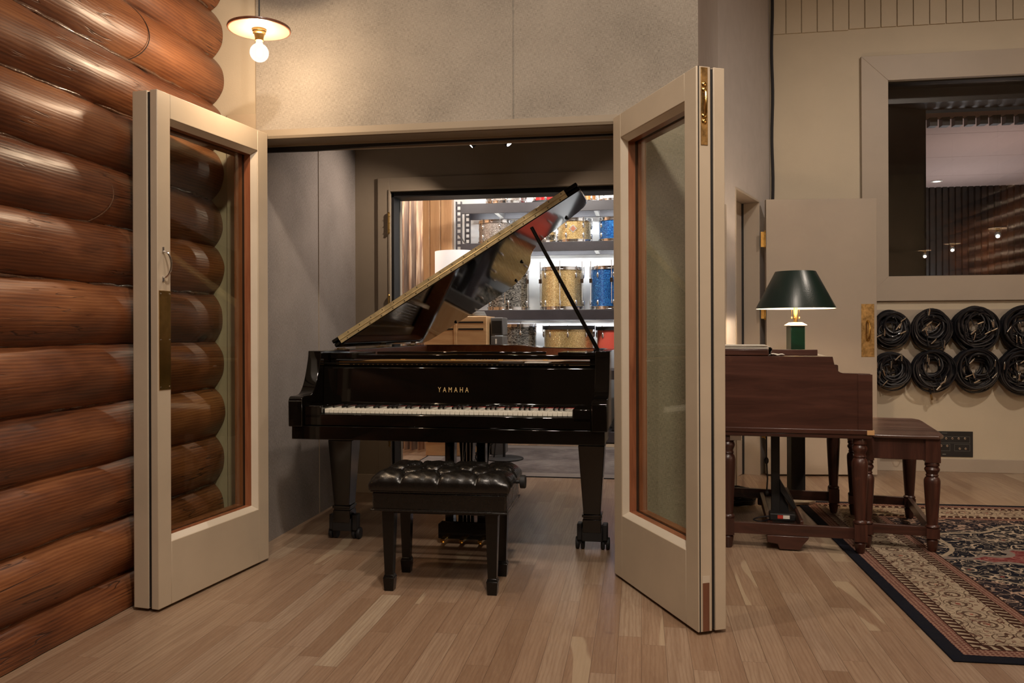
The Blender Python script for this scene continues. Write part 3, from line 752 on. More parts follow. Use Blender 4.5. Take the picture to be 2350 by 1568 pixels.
b.tube(pts, 0.0045, 8); b.box(0.728, 0.738, 0, 0.003, 1.312, 1.332); b.box(0.728, 0.738, 0, 0.003, 1.428, 1.450)
b.build('pull_handle', 'chrome', d1)

d2 = door_leaf('door_2', 'right glazed door leaf standing open with black edge seals', -0.119, 3.695, math.atan2(3.011 - 3.695, 0.203 + 0.119), 1, 0.756, 0.116, 0.058, 0.070,
               (0.082, 0.667, 0.290, 1.966), True)
b = MB(); b.box(0.756, 0.7585, 0.018, 0.046, 1.785, 2.068)
b.build('flush_bolt', 'brass_worn', d2, bevel=0.0006); fb = bpy.data.objects['flush_bolt']
b = MB(); b.tube([(0.760, 0.032, 1.985), (0.768, 0.032, 1.975), (0.770, 0.032, 1.935), (0.768, 0.032, 1.900), (0.760, 0.032, 1.890)], 0.0045, 8)
for z in (2.005, 1.985, 1.890, 1.870): b.lathe([(0.011, 0), (0.009, 0.003), (0.004, 0.005)], (0.7585, 0.032, z), 14, 'X')
b.build('bolt_lever', 'brass', fb)
b = MB(); b.box(0.7562, 0.7575, 0.020, 0.046, 0.014, 0.190); b.build('bolt_recess', 'liner_dark', d2)
b = MB(); b.box(0.7558, 0.7568, 0.018, 0.048, 0.188, 0.215); b.build('recess_edge', 'cream_bead', d2)

# small solid door beyond the organ
d3 = sempty('door_3', (0.942, 6.431, 0), math.atan2(6.519 - 6.434, 1.752 - 0.963), 'plain painted door open behind the organ')
MB().box(0, 0.822, -0.045, 0, 0.014, 2.104).build('panel', 'taupe_paint', d3, bevel=0.002)
MB().box(0.706, 0.802, -0.0475, -0.045, 0.905, 1.305).build('pull_plate', 'brass_worn', d3, bevel=0.0008)
b = MB(); b.tube([(0.754, -0.048, 1.175), (0.754, -0.075, 1.160), (0.756, -0.082, 1.120), (0.754, -0.080, 1.075), (0.754, -0.072, 1.045), (0.754, -0.048, 1.030)], 0.007, 10, radii=[.010, .008, .0075, .0085, .008, .010])
b.build('handle', 'brass', bpy.data.objects['pull_plate'])
for z in (1.80, 1.255, 0.35): door_hinge(-0.012, -0.050, z, R(180), d3, 0.115)

# ------------------------------------------------------------------ grand piano (local frame: x across, y back from the key slip, z up)
P = thing('grand_piano', 'glossy black grand piano with its lid propped open between the doors', 'piano', (-1.684, 3.705, 0), R(-1.2))
PW = 1.535
arm = [(0.0, 0.652), (0.0, 0.775)]
for k in range(7):
    a = PI - PI / 2 * k / 6; arm.append((0.022 + 0.022 * math.cos(a), 0.775 + 0.022 * math.sin(a)))
arm.append((0.085, 0.797))
for k in range(9):
    t = k / 8.0; arm.append((0.085 + 0.135 * t ** 0.8, 0.797 + 0.17 * (t ** 1.9)))
arm += [(0.226, 0.99), (0.228, 1.012), (0.62, 1.012), (0.62, 0.652)]
for x0, x1 in ((0.0, 0.070), (PW - 0.070, PW)):
    MB().prism(arm, 'X', x0, x1).build('cheek', 'piano_black', P, bevel=0.006, ang=50)
MB().box(0.012, PW - 0.012, 0.010, 0.62, 0.590, 0.655).build('keybed', 'piano_black', P, bevel=0.003)
MB().box(0.072, PW - 0.072, 0.020, 0.045, 0.655, 0.713).build('key_slip', 'piano_black', P, bevel=0.005)
b = MB(); b.box(0.072, 0.159, 0.020, 0.24, 0.690, 0.752); b.box(PW - 0.159, PW - 0.072, 0.020, 0.24, 0.690, 0.752)
b.split('key_block', 'piano_black', P, bevel=0.006)
KX0 = 0.162; KW = (PW - 2 * KX0) / 52.0
wk = None; bk = None
for i in range(52):
    if wk is None:
        wk = MB().box(0.0005, KW - 0.0005, 0.055, 0.235, 0.714, 0.735).build('white_key', 'ivory', P, bevel=0.0012, seg=1)
        o = wk
    else:
        o = wk.copy(); COL.objects.link(o); o.parent = P
    o.location = (KX0 + i * KW, 0, 0.0)
pat = {0, 2, 3, 5, 6}   # position in octave starting at A: A#, C#, D#, F#, G#
for i in range(51):
    if i % 7 in (0, 2, 3, 5, 6):
        if bk is None:
            bk = MB().prism([(0.108, 0.735), (0.112, 0.7465), (0.235, 0.7475), (0.235, 0.735)], 'X', -0.005, 0.005).build('black_key', 'ebony', P, bevel=0.0015, seg=1); o = bk
        else: o = bk.copy(); COL.objects.link(o); o.parent = P
        o.location = (KX0 + (i + 1) * KW, 0, 0)
MB().box(0.162, PW - 0.162, 0.232, 0.238, 0.733, 0.7372).build('felt_strip', 'red_felt', P)
b = MB(); b.prism([(0.238, 0.742), (0.250, 0.750), (0.262, 0.925), (0.275, 0.938), (0.300, 0.938), (0.300, 0.742)], 'X', 0.071, PW - 0.071)
fbd = b.build('fallboard', 'piano_black', P, bevel=0.003)
text_mesh('YAMAHA', 0.0365, 'gilt', fbd, (0.757, 0.2520, 0.806), (R(90 - 3.9), 0, 0), 0.72, 1.75, name='lettering')
b = MB(); n = 44
for i in range(n):
    x = 0.21 + i * (PW - 0.40) / n; b.box(x, x + 0.015, 0.262, 0.272, 0.939, 0.9445)
b.box(0.071, PW - 0.071, 0.266, 0.30, 0.938, 0.9395); b.box(0.071, PW - 0.071, 0.262, 0.290, 0.9445, 0.9505)
b.build('nameboard_rail', 'piano_satin', P)
# music desk frame lying flat
b = MB(); b.box(0.075, PW - 0.075, 0.335, 0.375, 0.968, 0.990); b.box(0.075, 0.23, 0.335, 0.60, 0.985, 1.000); b.box(PW - 0.26, PW - 0.075, 0.31, 0.60, 0.985, 1.004)
b.box(0.075, 0.105, 0.34, 0.60, 0.93, 0.99); b.box(PW - 0.105, PW - 0.075, 0.34, 0.60, 0.93, 0.99)
b.build('music_desk_frame', 'piano_black', P, bevel=0.003)
b = MB(); b.box(0.30, 1.20, 0.42, 0.445, 0.990, 1.004); b.build('music_desk', 'piano_black', P, bevel=0.003)
b = MB()
for x, r_ in ((0.98, 8), (1.10, -12), (0.62, 20)): b.box(x, x + 0.12, 0.33, 0.42, 0.952, 0.955, Matrix.Rotation(R(r_ * 0.2), 4, 'Z'))
b.split('paper_strip', 'paper', P)
# rim outline (outer), clockwise from front left
def catmull(pts, n=8):
    out = []
    for i in range(len(pts) - 1):
        p0 = Vector(pts[max(i - 1, 0)]); p1 = Vector(pts[i]); p2 = Vector(pts[i + 1]); p3 = Vector(pts[min(i + 2, len(pts) - 1)])
        for k in range(n):
            t = k / n; out.append(tuple(0.5 * ((2 * p1) + (-p0 + p2) * t + (2 * p0 - 5 * p1 + 4 * p2 - p3) * t * t + (-p0 + 3 * p1 - 3 * p2 + p3) * t ** 3)))
    out.append(tuple(pts[-1])); return out
bent = catmull([(1.535, 0.62), (1.535, 0.88), (1.46, 1.03), (1.28, 1.14), (1.13, 1.27), (1.04, 1.50), (0.97, 1.78), (0.88, 2.02), (0.72, 2.17), (0.50, 2.225), (0.27, 2.22)], 6)
outl = [(0.0, 0.62), (0.0, 2.12), (0.03, 2.19), (0.10, 2.215)] + [(p[0], p[1]) for p in reversed(bent)]
def inset(poly, d):
    n = len(poly); res = []
    for i in range(n):
        p = Vector(poly[i]); a = Vector(poly[i - 1]); c = Vector(poly[(i + 1) % n])
        t = ((p - a).normalized() + (c - p).normalized())
        if t.length < 1e-6: t = (c - p)
        t.normalize(); nn = Vector((t.y, -t.x)); res.append(tuple(p + nn * d))
    return res
def band(outer, inner, z0, z1, closed=False):
    b = MB(); n = len(outer); m = n if closed else n - 1
    V4 = [[b.bm.verts.new((p[0], p[1], z)) for p in poly] for poly, z in ((outer, z0), (outer, z1), (inner, z1), (inner, z0))]
    for i in range(m):
        j = (i + 1) % n
        for k in range(4):
            A, B = V4[k], V4[(k + 1) % 4]; b.bm.faces.new((A[i], A[j], B[j], B[i]))
    if not closed:
        b.bm.faces.new([V4[k][0] for k in range(4)]); b.bm.faces.new([V4[k][-1] for k in range(4)][::-1])
    return b
rin = inset(outl, 0.055); rin2 = inset(outl, 0.062)
rin[0] = (0.055, 0.62); rin[-1] = (PW - 0.055, 0.62); rin2[0] = (0.062, 0.62); rin2[-1] = (PW - 0.062, 0.62)
band(outl, rin, 0.668, 1.010).build('rim', 'piano_black', P, bevel=0.004, ang=40)
band(rin, rin2, 0.905, 1.006).build('inner_rim', 'rim_mahogany', P, ang=40)
b = MB(); f = [b.bm.verts.new((p[0], p[1], 0.885)) for p in rin2]; b.bm.faces.new(f); f = [b.bm.verts.new((p[0], p[1], 0.872)) for p in rin2]; b.bm.faces.new(f[::-1])
b.build('soundboard', 'spruce', P)
b = MB(); b.box(0.08, PW - 0.08, 0.38, 0.66, 0.93, 0.9555); b.box(0.065, 0.13, 0.60, 2.05, 0.915, 0.940)
for x, y1, tx in ((0.40, 2.1, 0.30), (0.68, 1.95, 0.52), (0.94, 1.62, 0.82), (1.18, 1.15, 1.10)):
    b.prism([(x - .014, 0.55), (x + .014, 0.55), (tx + .014, y1), (tx - .014, y1)], 'Z', 0.93, 0.965)
b.build('iron_plate', 'gold_plate', P, bevel=0.003)
b = MB()
for i in range(60):
    x = 0.14 + i * 0.0215; y1 = 2.0 if x < 0.5 else max(0.95, 2.0 - (x - 0.5) * 1.25); xe = x - 0.10 * min(1, (y1 - 0.6))
    b.box(0, 1, -0.0008, 0.0008, 0, 0.0016, Matrix.Translation((x, 0.56, 0.928)) @ Matrix.Rotation(math.atan2(y1 - .56, xe - x), 4, 'Z') @ Matrix.Diagonal((math.hypot(xe - x, y1 - .56), 1, 1, 1)))
so = b.build('strings', 'steel', P); so['kind'] = 'stuff'
b = MB()
for i in range(48): b.box(0.16 + i * 0.022, 0.172 + i * 0.022, 0.70, 0.74, 0.925, 0.945)
b.build('dampers', 'piano_satin', P)
# underside beams
b = MB()
for (xa, ya, xb, yb) in ((0.12, 0.55, 0.62, 2.1), (1.42, 0.6, 0.55, 1.9), (0.08, 1.1, 1.30, 1.05), (0.75, 0.6, 0.55, 2.1)):
    L_ = math.hypot(xb - xa, yb - ya)
    b.box(0, L_, -0.04, 0.04, 0.66, 0.76, Matrix.Translation((xa, ya, 0)) @ Matrix.Rotation(math.atan2(yb - ya, xb - xa), 4, 'Z'))
b.box(0.52, 1.00, 0.40, 0.50, 0.535, 0.60)
b.split('brace', 'piano_satin', P)
def piano_leg(x, y, ztop=0.590, flip=1):
    L = bpy.data.objects.new('leg', None)
    b = MB()
    b.frustum(x, y, ztop - 0.012, 0.084, 0.084, ztop + 0.002, 0.084, 0.084)
    zs = [(ztop - 0.012, 0.082), (ztop - 0.030, 0.078), (ztop - 0.045, 0.068), (ztop - 0.055, 0.066)]
    for (za, ra), (zb, rb) in zip(zs[:-1], zs[1:]): b.frustum(x, y, zb, rb, rb, za, ra, ra)
    b.frustum(x, y, 0.185, 0.043, 0.043, ztop - 0.055, 0.066, 0.066)
    b.frustum(x, y, 0.172, 0.050, 0.050, 0.186, 0.050, 0.050); b.frustum(x, y, 0.160, 0.044, 0.044, 0.173, 0.044, 0.044)
    b.frustum(x, y, 0.095, 0.047, 0.047, 0.161, 0.047, 0.047)
    leg = b.build('leg', 'leg_black', P, bevel=0.003)
    b = MB(); b.box(x - 0.052, x + 0.052, y - 0.045, y + 0.045, 0.050, 0.118)
    for s in (-1, 1):
        b.box(x + s * 0.064 - 0.013, x + s * 0.064 + 0.013, y - 0.03, y + 0.03, 0.052, 0.135)
    b.build('caster_bracket', 'black_matte', leg, bevel=0.005)
    b = MB()
    for s in (-1, 1):
        for t in (-0.013, 0.013):
            b.lathe([(0.012, -0.010), (0.029, -0.009), (0.031, -0.005), (0.031, 0.005), (0.029, 0.009), (0.012, 0.010)], (x + s * 0.064 + t, y + 0.012, 0.0315), 20, 'X')
        b.box(x + s * 0.064 - 0.010, x + s * 0.064 + 0.010, y - 0.012, y + 0.024, 0.03, 0.06)
    b.split('caster', 'black_rubber', leg, ang=30)
piano_leg(0.105, 0.45); piano_leg(1.432, 0.45); piano_leg(0.42, 1.98, 0.665)
# pedal lyre
b = MB(); b.prism([(0.655, 0.60), (0.655, 0.115), (0.698, 0.115), (0.708, 0.60)], 'Y', 0.47, 0.53); b.prism([(0.825, 0.60), (0.828, 0.115), (0.872, 0.115), (0.872, 0.60)], 'Y', 0.47, 0.53)
lyre = b.build('pedal_lyre', 'piano_black', P, bevel=0.004)
MB().prism([(0.630, 0.030), (0.630, 0.105), (0.650, 0.122), (0.885, 0.122), (0.905, 0.105), (0.905, 0.030)], 'Y', 0.42, 0.62).build('pedal_box', 'piano_black', lyre, bevel=0.004)
b = MB()
for x in (0.745, 0.765, 0.785): b.cyl((x, 0.50, 0.12), (x, 0.50, 0.60), 0.0018, 8)
b.split('pedal_rod', 'steel', lyre)
b = MB(); b.cyl((0.69, 0.52, 0.10), (0.70, 0.85, 0.66), 0.008); b.cyl((0.84, 0.52, 0.10), (0.83, 0.85, 0.66), 0.008); b.split('lyre_brace', 'piano_satin', lyre)
for x in (0.670, 0.768, 0.866):
    b = MB()
    b.grid(lambda u, v, x=x: (x + (0.5 - v) * 0.034 * (1 - 0.45 * math.cos(min(1, u * 1.15) * PI * 0.5)) * (1 if u < .9 else 1.0), 0.345 + 0.10 * u, 0.044 - 0.018 * (1 - u) ** 1.5 + 0.004 * math.cos((v - .5) * PI)), 8, 6)
    b.box(x - 0.011, x + 0.011, 0.36, 0.45, 0.030, 0.042)
    b.build('pedal', 'brass', lyre)
# lid: pivots along the spine, propped open
LA = R(31.4); LP = Vector((0.036, 0.0, 1.022))
LM = Matrix.Translation(LP) @ Matrix.Rotation(-LA, 4, 'Y')
lidc = catmull([(1.565, 0.50), (1.565, 0.90), (1.50, 1.03), (1.35, 1.105), (1.20, 1.20), (1.10, 1.42), (1.04, 1.70), (0.95, 1.98), (0.82, 2.16), (0.62, 2.245), (0.30, 2.25)], 6)
lid = [(0.0, 0.50), (0.0, 2.17), (0.03, 2.23), (0.10, 2.25)] + [(p[0], p[1]) for p in reversed(lidc)]
b = MB(); b.prism(lid, 'Z', 0.0, 0.022)
for v in b.bm.verts: v.co = LM @ v.co
ldo = b.build('lid', 'piano_black', P, bevel=0.006, ang=45)
flap = [(0.0, 0.495), (1.565, 0.495), (1.565, 0.92), (1.50, 0.97), (0.06, 0.97), (0.0, 0.92)]
b = MB(); b.prism(flap, 'Z', 0.024, 0.046)
for v in b.bm.verts: v.co = LM @ v.co
b.build('lid_flap', 'piano_black', ldo, bevel=0.006, ang=45)
b = MB(); b.box(0.045, 1.490, 0.4905, 0.4945, 0.003, 0.021, LM); b.box(0.045, 1.490, 0.4885, 0.4925, 0.0225, 0.043, LM); b.cyl(LM @ Vector((0.045, 0.489, 0.022)), LM @ Vector((1.490, 0.489, 0.022)), 0.0028, 8)
ph = b.build('lid_hinge', 'hinge_brass', ldo)
b = MB()
for i in range(19):
    for zz in (0.010, 0.034):
        b.ball(LM @ Vector((0.09 + i * 0.0755 + (0.02 if zz > .02 else 0), 0.4885, zz)), 0.0030, seg=8)
b.build('hinge_screw', 'black_matte', ph)
b = MB()
for u_, v_ in ((1.02, 1.45), (0.86, 2.02), (0.30, 2.16), (1.42, 0.98)): b.lathe([(0.010, -0.010), (0.010, 0.0)], LM @ Vector((u_, v_, 0.0)), 12)
b.split('lid_bumper', 'black_rubber', ldo)
b = MB(); b.tube([(PW - 0.075, 0.545, 1.000), (PW - 0.09, 0.54, 1.03), (1.11, 0.54, 1.655)], 0.010, 10, radii=[.009, .0105, .0095]); b.box(PW - 0.10, PW - 0.05, 0.51, 0.58, 1.000, 1.014)
b.build('lid_prop', 'piano_satin', P)
b = MB()
for y in (0.62, 1.3, 1.95): b.cyl((0.020, y - 0.05, 1.014), (0.020, y + 0.05, 1.014), 0.007, 8); b.box(0.0, 0.05, y - 0.05, y + 0.05, 1.008, 1.014)
b.split('spine_hinge', 'brass_worn', P)

# ------------------------------------------------------------------ tufted piano stool
S = thing('piano_stool', 'black tufted leather piano stool with tapered legs and side knob', 'stool', (-1.128, 3.305, 0), R(0.6))
SW, SD = 0.578, 0.375
MB().box(0.0, SW, 0.0, SD, 0.352, 0.432).build('seat_box', 'black_leather', S, bevel=0.010, seg=3)
b = MB()
for z, o_ in ((0.353, 0.004), (0.433, 0.003)):
    b.tube([(-o_, -o_, z), (SW + o_, -o_, z), (SW + o_, SD + o_, z), (-o_, SD + o_, z)], 0.0038, 8, closed=True)
b.build('piping', 'black_leather', S)
btn = []
for j, yv in enumerate((0.27, 0.73)):
    for i in range(3): btn.append((0.24 + i * 0.26, yv))
for i in range(2): btn.append((0.37 + i * 0.26, 0.5))
btn += [(0.11, 0.5), (0.89, 0.5)]
def seg_d(px, py, ax, ay, bx, by):
    vx, vy = bx - ax, by - ay; t = max(0, min(1, ((px - ax) * vx + (py - ay) * vy) / (vx * vx + vy * vy + 1e-9)))
    return math.hypot(px - ax - vx * t, py - ay - vy * t), t
creases = []
for (bx, by) in btn:
    for (cx, cy) in btn:
        if (bx, by) < (cx, cy) and math.hypot(cx - bx, (cy - by) * 0.65) < 0.24 and abs(cy - by) > 0.05: creases.append((bx, by, cx, cy))
    if by < 0.4: creases.append((bx, by, bx + (bx - .5) * 0.06, -0.2))
    if by > 0.6: creases.append((bx, by, bx, 1.2))
    if bx < 0.2: creases.append((bx, by, -0.2, by))
    if bx > 0.8: creases.append((bx, by, 1.2, by))
def cushion(u, v):
    uu = -0.018 + u * 1.036; vv = -0.02 + v * 1.04
    ex = min(u, 1 - u) * SW; ey = min(v, 1 - v) * SD
    e = 1 - (1 - min(1, ex / 0.055)) ** 2.2; e2 = 1 - (1 - min(1, ey / 0.055)) ** 2.2
    h = 0.078 * max(0.0, e * e2) ** 0.42
    for (bx, by) in btn:
        d = math.hypot((u - bx) * SW, (v - by) * SD); h -= 0.030 * math.exp(-(d / 0.026) ** 2) + 0.011 * math.exp(-(d / 0.055) ** 2)
    m = 0.0
    for c in creases:
        dx, t = seg_d(u * SW, v * SD, c[0] * SW, c[1] * SD, c[2] * SW, c[3] * SD)
        m = max(m, math.exp(-(dx / 0.0065) ** 1.4))
    h -= 0.011 * m * min(1, e * e2 * 2 + 0.25)
    h += 0.0012 * math.sin(u * 70 + v * 40) * math.sin(v * 55)
    bul = 0.012 * math.sin(PI * max(0, min(1, h / 0.075))) 
    x = uu * SW; y = vv * SD
    if ex < 0.03: x += (-bul if u < .5 else bul) * (1 - ex / .03)
    if ey < 0.03: y += (-bul if v < .5 else bul) * (1 - ey / .03)
    return (x, y, 0.437 + max(h, 0.0))
b = MB(); b.grid(cushion, 150, 100)
cu = b.build('cushion', 'black_leather', S, ang=80)
MB().box(0.0, SW, 0.0, SD, 0.430, 0.445).build('cushion_base', 'black_leather', S, bevel=0.004)
b = MB()
for (bx, by) in btn: b.ball((bx * SW, by * SD, 0.437 + 0.078 - 0.040), 0.008, 0.6, 12)
b.split('tufting_button', 'black_leather', cu)
def stool_leg(x, y):
    b = MB(); b.frustum(x, y, 0.068, 0.0185, 0.0185, 0.352, 0.0275, 0.0275); b.frustum(x, y, 0.058, 0.0235, 0.0235, 0.070, 0.019, 0.019)
    b.frustum(x, y, 0.0, 0.0200, 0.0200, 0.058, 0.0245, 0.0245)
    b.build('leg', 'piano_satin', S, bevel=0.002)
for x in (0.062, 0.510):
    for y in (0.052, 0.318): stool_leg(x, y)
MB().box(0.035, 0.540, 0.028, 0.343, 0.335, 0.354).build('apron', 'piano_satin', S, bevel=0.002)
b = MB(); b.lathe([(0.008, -0.03), (0.008, 0.012)], (SW + 0.018, 0.19, 0.452), 14, 'X'); b.lathe([(0.020, 0.012), (0.028, 0.014), (0.029, 0.020), (0.029, 0.034), (0.026, 0.038), (0.01, 0.038)], (SW + 0.018, 0.19, 0.452), 28, 'X')
b.build('height_knob', 'black_rubber', S)

# ------------------------------------------------------------------ tonewheel organ console (near end towards the camera)
O = thing('organ_console', 'worn reddish-brown wooden organ console seen from its side, on turned legs', 'organ', (0.402, 4.235, 0), R(-5))
side = [(0.0, 0.62), (0.0, 0.980), (0.535, 0.978), (0.541, 0.945)]
for k in range(9):
    a = PI + PI / 2 * k / 8; side.append((0.590 + 0.048 * math.cos(a), 0.945 + 0.048 * math.sin(a)))
side += [(0.705, 0.895), (0.712, 0.890), (0.714, 0.62)]
OL = 1.12
for y0, y1 in ((0, 0.028), (OL - 0.028, OL)): MB().prism(side, 'Y', y0, y1).build('side_panel', 'dark_walnut', O, bevel=0.003)
b = MB(); b.box(-0.004, 0.722, -0.006, OL + 0.006, 0.596, 0.621); b.box(0.0, 0.716, 0.0, OL, 0.576, 0.597); b.build('base_moulding', 'dark_walnut', O, bevel=0.004)
b = MB(); b.box(0.650, 0.716, -0.003, 0.0, 0.621, 0.892); b.box(0.0, 0.014, -0.003, 0.0, 0.621, 0.978); b.split('end_stile', 'dark_walnut', O, bevel=0.001)
MB().box(0.004, 0.020, 0.028, OL - 0.028, 0.621, 0.975).build('back_panel', 'dark_walnut', O)
MB().box(0.690, 0.706, 0.028, OL - 0.028, 0.621, 0.760).build('front_rail', 'dark_walnut', O)
MB().box(0.0, 0.235, 0.0, OL, 0.9815, 1.016).build('top_lid', 'dark_walnut', O, bevel=0.006)
b = MB(); b.box(0.235, 0.535, 0.03, OL - 0.03, 0.960, 0.976); b.build('top_board', 'dark_walnut', O)
MB().box(0.245, 0.500, 0.30, 0.318, 0.976, 1.006).build('music_rest', 'dark_walnut', O, bevel=0.002)
b = MB(); b.box(0.30, 0.545, 0.06, OL - 0.06, 0.82, 0.955); b.build('drawbar_panel', 'dark_walnut', O)
b = MB()
for (zz, xx) in ((0.745, 0.60), (0.800, 0.47)):
    for i in range(36): b.box(xx - 0.06, xx + 0.075, 0.09 + i * 0.0255, 0.09 + i * 0.0255 + 0.0235, zz, zz + 0.018)
kb = b.build('manual_keys', 'ivory', O)
MB().box(0.40, 0.69, 0.05, OL - 0.05, 0.70, 0.745).build('manual_frame', 'black_matte', O)
b = MB(); b.lathe([(0.006, 0), (0.006, 0.006)], (0.713, 0.13, 0.80), 10, 'X'); b.box(0.716, 0.724, 0.06, 0.20, 0.778, 0.822); b.build('control_box', 'black_matte', O)
MB().box(0.045, 0.100, 0.006, 0.05, 0.552, 0.576).build('leg_bracket', 'steel', O)
MB().box(0.690, 0.7235, -0.0075, 0.02, 0.597, 0.620).build('corner_patch', 'maple', O, label='pale chipped corner of the moulding')
legp = [(0.030, 0.576), (0.034, 0.560), (0.034, 0.548), (0.028, 0.542), (0.033, 0.534), (0.036, 0.524), (0.033, 0.514), (0.029, 0.506), (0.026, 0.496), (0.030, 0.486), (0.026, 0.478), (0.033, 0.470), (0.0375, 0.455), (0.0378, 0.435), (0.036, 0.39),
        (0.032, 0.30), (0.028, 0.22), (0.0250, 0.172), (0.031, 0.166), (0.033, 0.160), (0.031, 0.154), (0.028, 0.150)]
def turned_leg(parent, x, y, hs, mat='turned_walnut', top=None, bot=0.0):
    b = MB(); b.lathe([(r, z * hs) for r, z in reversed(legp)], (x, y, 0), 24)
    b.box(x - 0.030, x + 0.030, y - 0.030, y + 0.030, 0.068, 0.152 * hs if hs > .9 else 0.15 * hs)
    b.lathe([(0.017, bot), (0.021, bot + 0.008), (0.026, 0.045), (0.028, 0.056), (0.023, 0.062), (0.028, 0.068)], (x, y, 0), 20)
    if top: b.box(x - 0.034, x + 0.034, y - 0.034, y + 0.034, top[0], top[1])
    return b.build('leg', mat, parent, ang=40, bevel=0.0)
for x in (0.035, 0.665):
    for y in (0.045, 0.965): turned_leg(O, x, y, 1.0, bot=0.0 if x < .3 else 0.008)
for y in (0.045, 0.965): MB().box(0.06, 0.64, y - 0.013, y + 0.013, 0.076, 0.132).build('stretcher', 'dark_walnut', O, bevel=0.002)
b = MB(); b.box(0.235, 0.395, 0.055, 0.955, 0.075, 0.098); b.box(0.235, 0.26, 0.055, 0.955, 0.098, 0.118); b.box(0.385, 0.402, 0.055, 0.955, 0.098, 0.150); ft = b.build('treadle_board', 'turned_walnut', O, bevel=0.003)
b = MB(); b.prism([(0.225, 0.075), (0.225, 0.038), (0.275, 0.032), (0.285, 0.006), (0.385, 0.006), (0.398, 0.034), (0.425, 0.066), (0.425, 0.075)], 'Y', 0.03, 0.07); b.prism([(0.225, 0.075), (0.225, 0.038), (0.275, 0.032), (0.285, 0.006), (0.385, 0.006), (0.398, 0.034), (0.425, 0.066), (0.425, 0.075)], 'Y', 0.93, 0.97)
b.split('foot', 'dark_walnut', ft, bevel=0.004)
# expression pedal assembly beneath the organ
b = MB(); b.box(0.268, 0.312, 0.36, 0.40, 0.118, 0.60); b.prism([(0.312, 0.30), (0.395, 0.155), (0.380, 0.145), (0.312, 0.24)], 'Y', 0.34, 0.46); b.prism([(0.30, 0.12), (0.30, 0.26), (0.355, 0.16), (0.36, 0.12)], 'Y', 0.38, 0.41)
ep = b.build('expression_pedal', 'black_matte', O, bevel=0.002)
b = MB(); b.tube([(0.243, 0.36, 0.60), (0.243, 0.36, 0.42), (0.248, 0.36, 0.30), (0.243, 0.36, 0.22)], 0.004, 8); b.ball((0.243, 0.36, 0.40), 0.012, 1.6); b.ball((0.245, 0.36, 0.225), 0.011, 1.3); b.build('linkage_rod', 'black_matte', ep)

pa = thing('power_adapter', 'small black power adapter with a red label under the organ', 'adapter', (0.402, 4.235, 0), R(-5))
MB().box(0.245, 0.375, 0.16, 0.235, 0.1195, 0.158).build('body', 'black_matte', pa, bevel=0.006)
MB().box(0.285, 0.312, 0.1585, 0.160, 0.132, 0.150).build('label_sticker', 'label_red', pa); MB().box(0.3125, 0.345, 0.1585, 0.160, 0.132, 0.150).build('label_sticker', 'paper', pa)
b = MB(); b.tube(catmull([(0.25, 0.20, 0.135), (0.19, 0.18, 0.128), (0.165, 0.15, 0.122), (0.20, 0.13, 0.120), (0.25, 0.19, 0.12)], 8), 0.0035, 8); b.build('cord', 'cable_black', pa)

ms = thing('sheet_music', 'loose white sheet music slumped on the organ top', 'sheet music', (0.402, 4.235, 0), R(-5))
b = MB(); rnd = random.Random(4)
for i in range(7):
    a_ = rnd.uniform(-2.5, 2.5); ox = rnd.uniform(-0.010, 0.010)
    b.box(-0.0, 0.235 + ox, 0.01 + ox, 0.30, 1.0165 + i * 0.0025, 1.0180 + i * 0.0025, Matrix.Rotation(R(a_ * 0.25), 4, 'Z'))
b.build('page_stack', 'paper', ms)
b = MB()
def curl(u, v, k=0):
    return (0.232 + 0.020 * math.sin(u * 5) * (1 - u) + 0.024 * u, 0.03 + 0.26 * v, 1.028 - 0.048 * u + 0.003 * math.sin(v * 30 + u * 8))
b.grid(curl, 8, 16); b.grid(lambda u, v: (0.235 + 0.085 * u, 0.04 + 0.22 * v, 0.982 + 0.008 * abs(math.sin(u * 6 + v * 2)) * (1 - u * .5)), 12, 8)
b.build('curled_page', 'paper', ms)

# bench
Bn = thing('organ_bench', 'dark wooden bench with turned legs standing on the rug beside the organ', 'bench', (1.130, 4.350, 0.007), R(-9.3))
b = MB(); tw, tl = 0.40, 0.84; pts = []
prof = [(0.03, -0.045), (0.33, -0.045), (0.358, 0.02), (0.362, 0.12), (0.362, 0.66), (0.358, 0.74), (0.33, 0.805), (0.03, 0.805), (0.012, 0.74), (0.008, 0.66), (0.008, 0.12), (0.012, 0.02)]
b.prism(prof, 'Z', 0.560, 0.580); b.build('seat', 'bench_walnut', Bn, bevel=0.008, seg=3)
MB().box(0.03, 0.318, -0.018, 0.0, 0.455, 0.560).build('apron', 'turned_walnut', Bn, bevel=0.002)
MB().box(0.03, 0.318, 0.76, 0.778, 0.455, 0.560).build('apron', 'turned_walnut', Bn, bevel=0.002)
for x in (0.025, 0.300): MB().box(x, x + 0.018, 0.0, 0.76, 0.455, 0.560).build('apron', 'turned_walnut', Bn, bevel=0.002)
for x in (0.002, 0.303):
    for y in (0.005, 0.755): turned_leg(Bn, x, y, 0.78, top=(0.445, 0.560))
for y in (0.005, 0.755): MB().box(0.02, 0.285, y - 0.012, y + 0.012, 0.075, 0.122).build('stretcher', 'dark_walnut', Bn, bevel=0.002)
MB().box(0.291, 0.315, 0.03, 0.73, 0.075, 0.122).build('stretcher', 'bench_walnut', Bn, bevel=0.002)

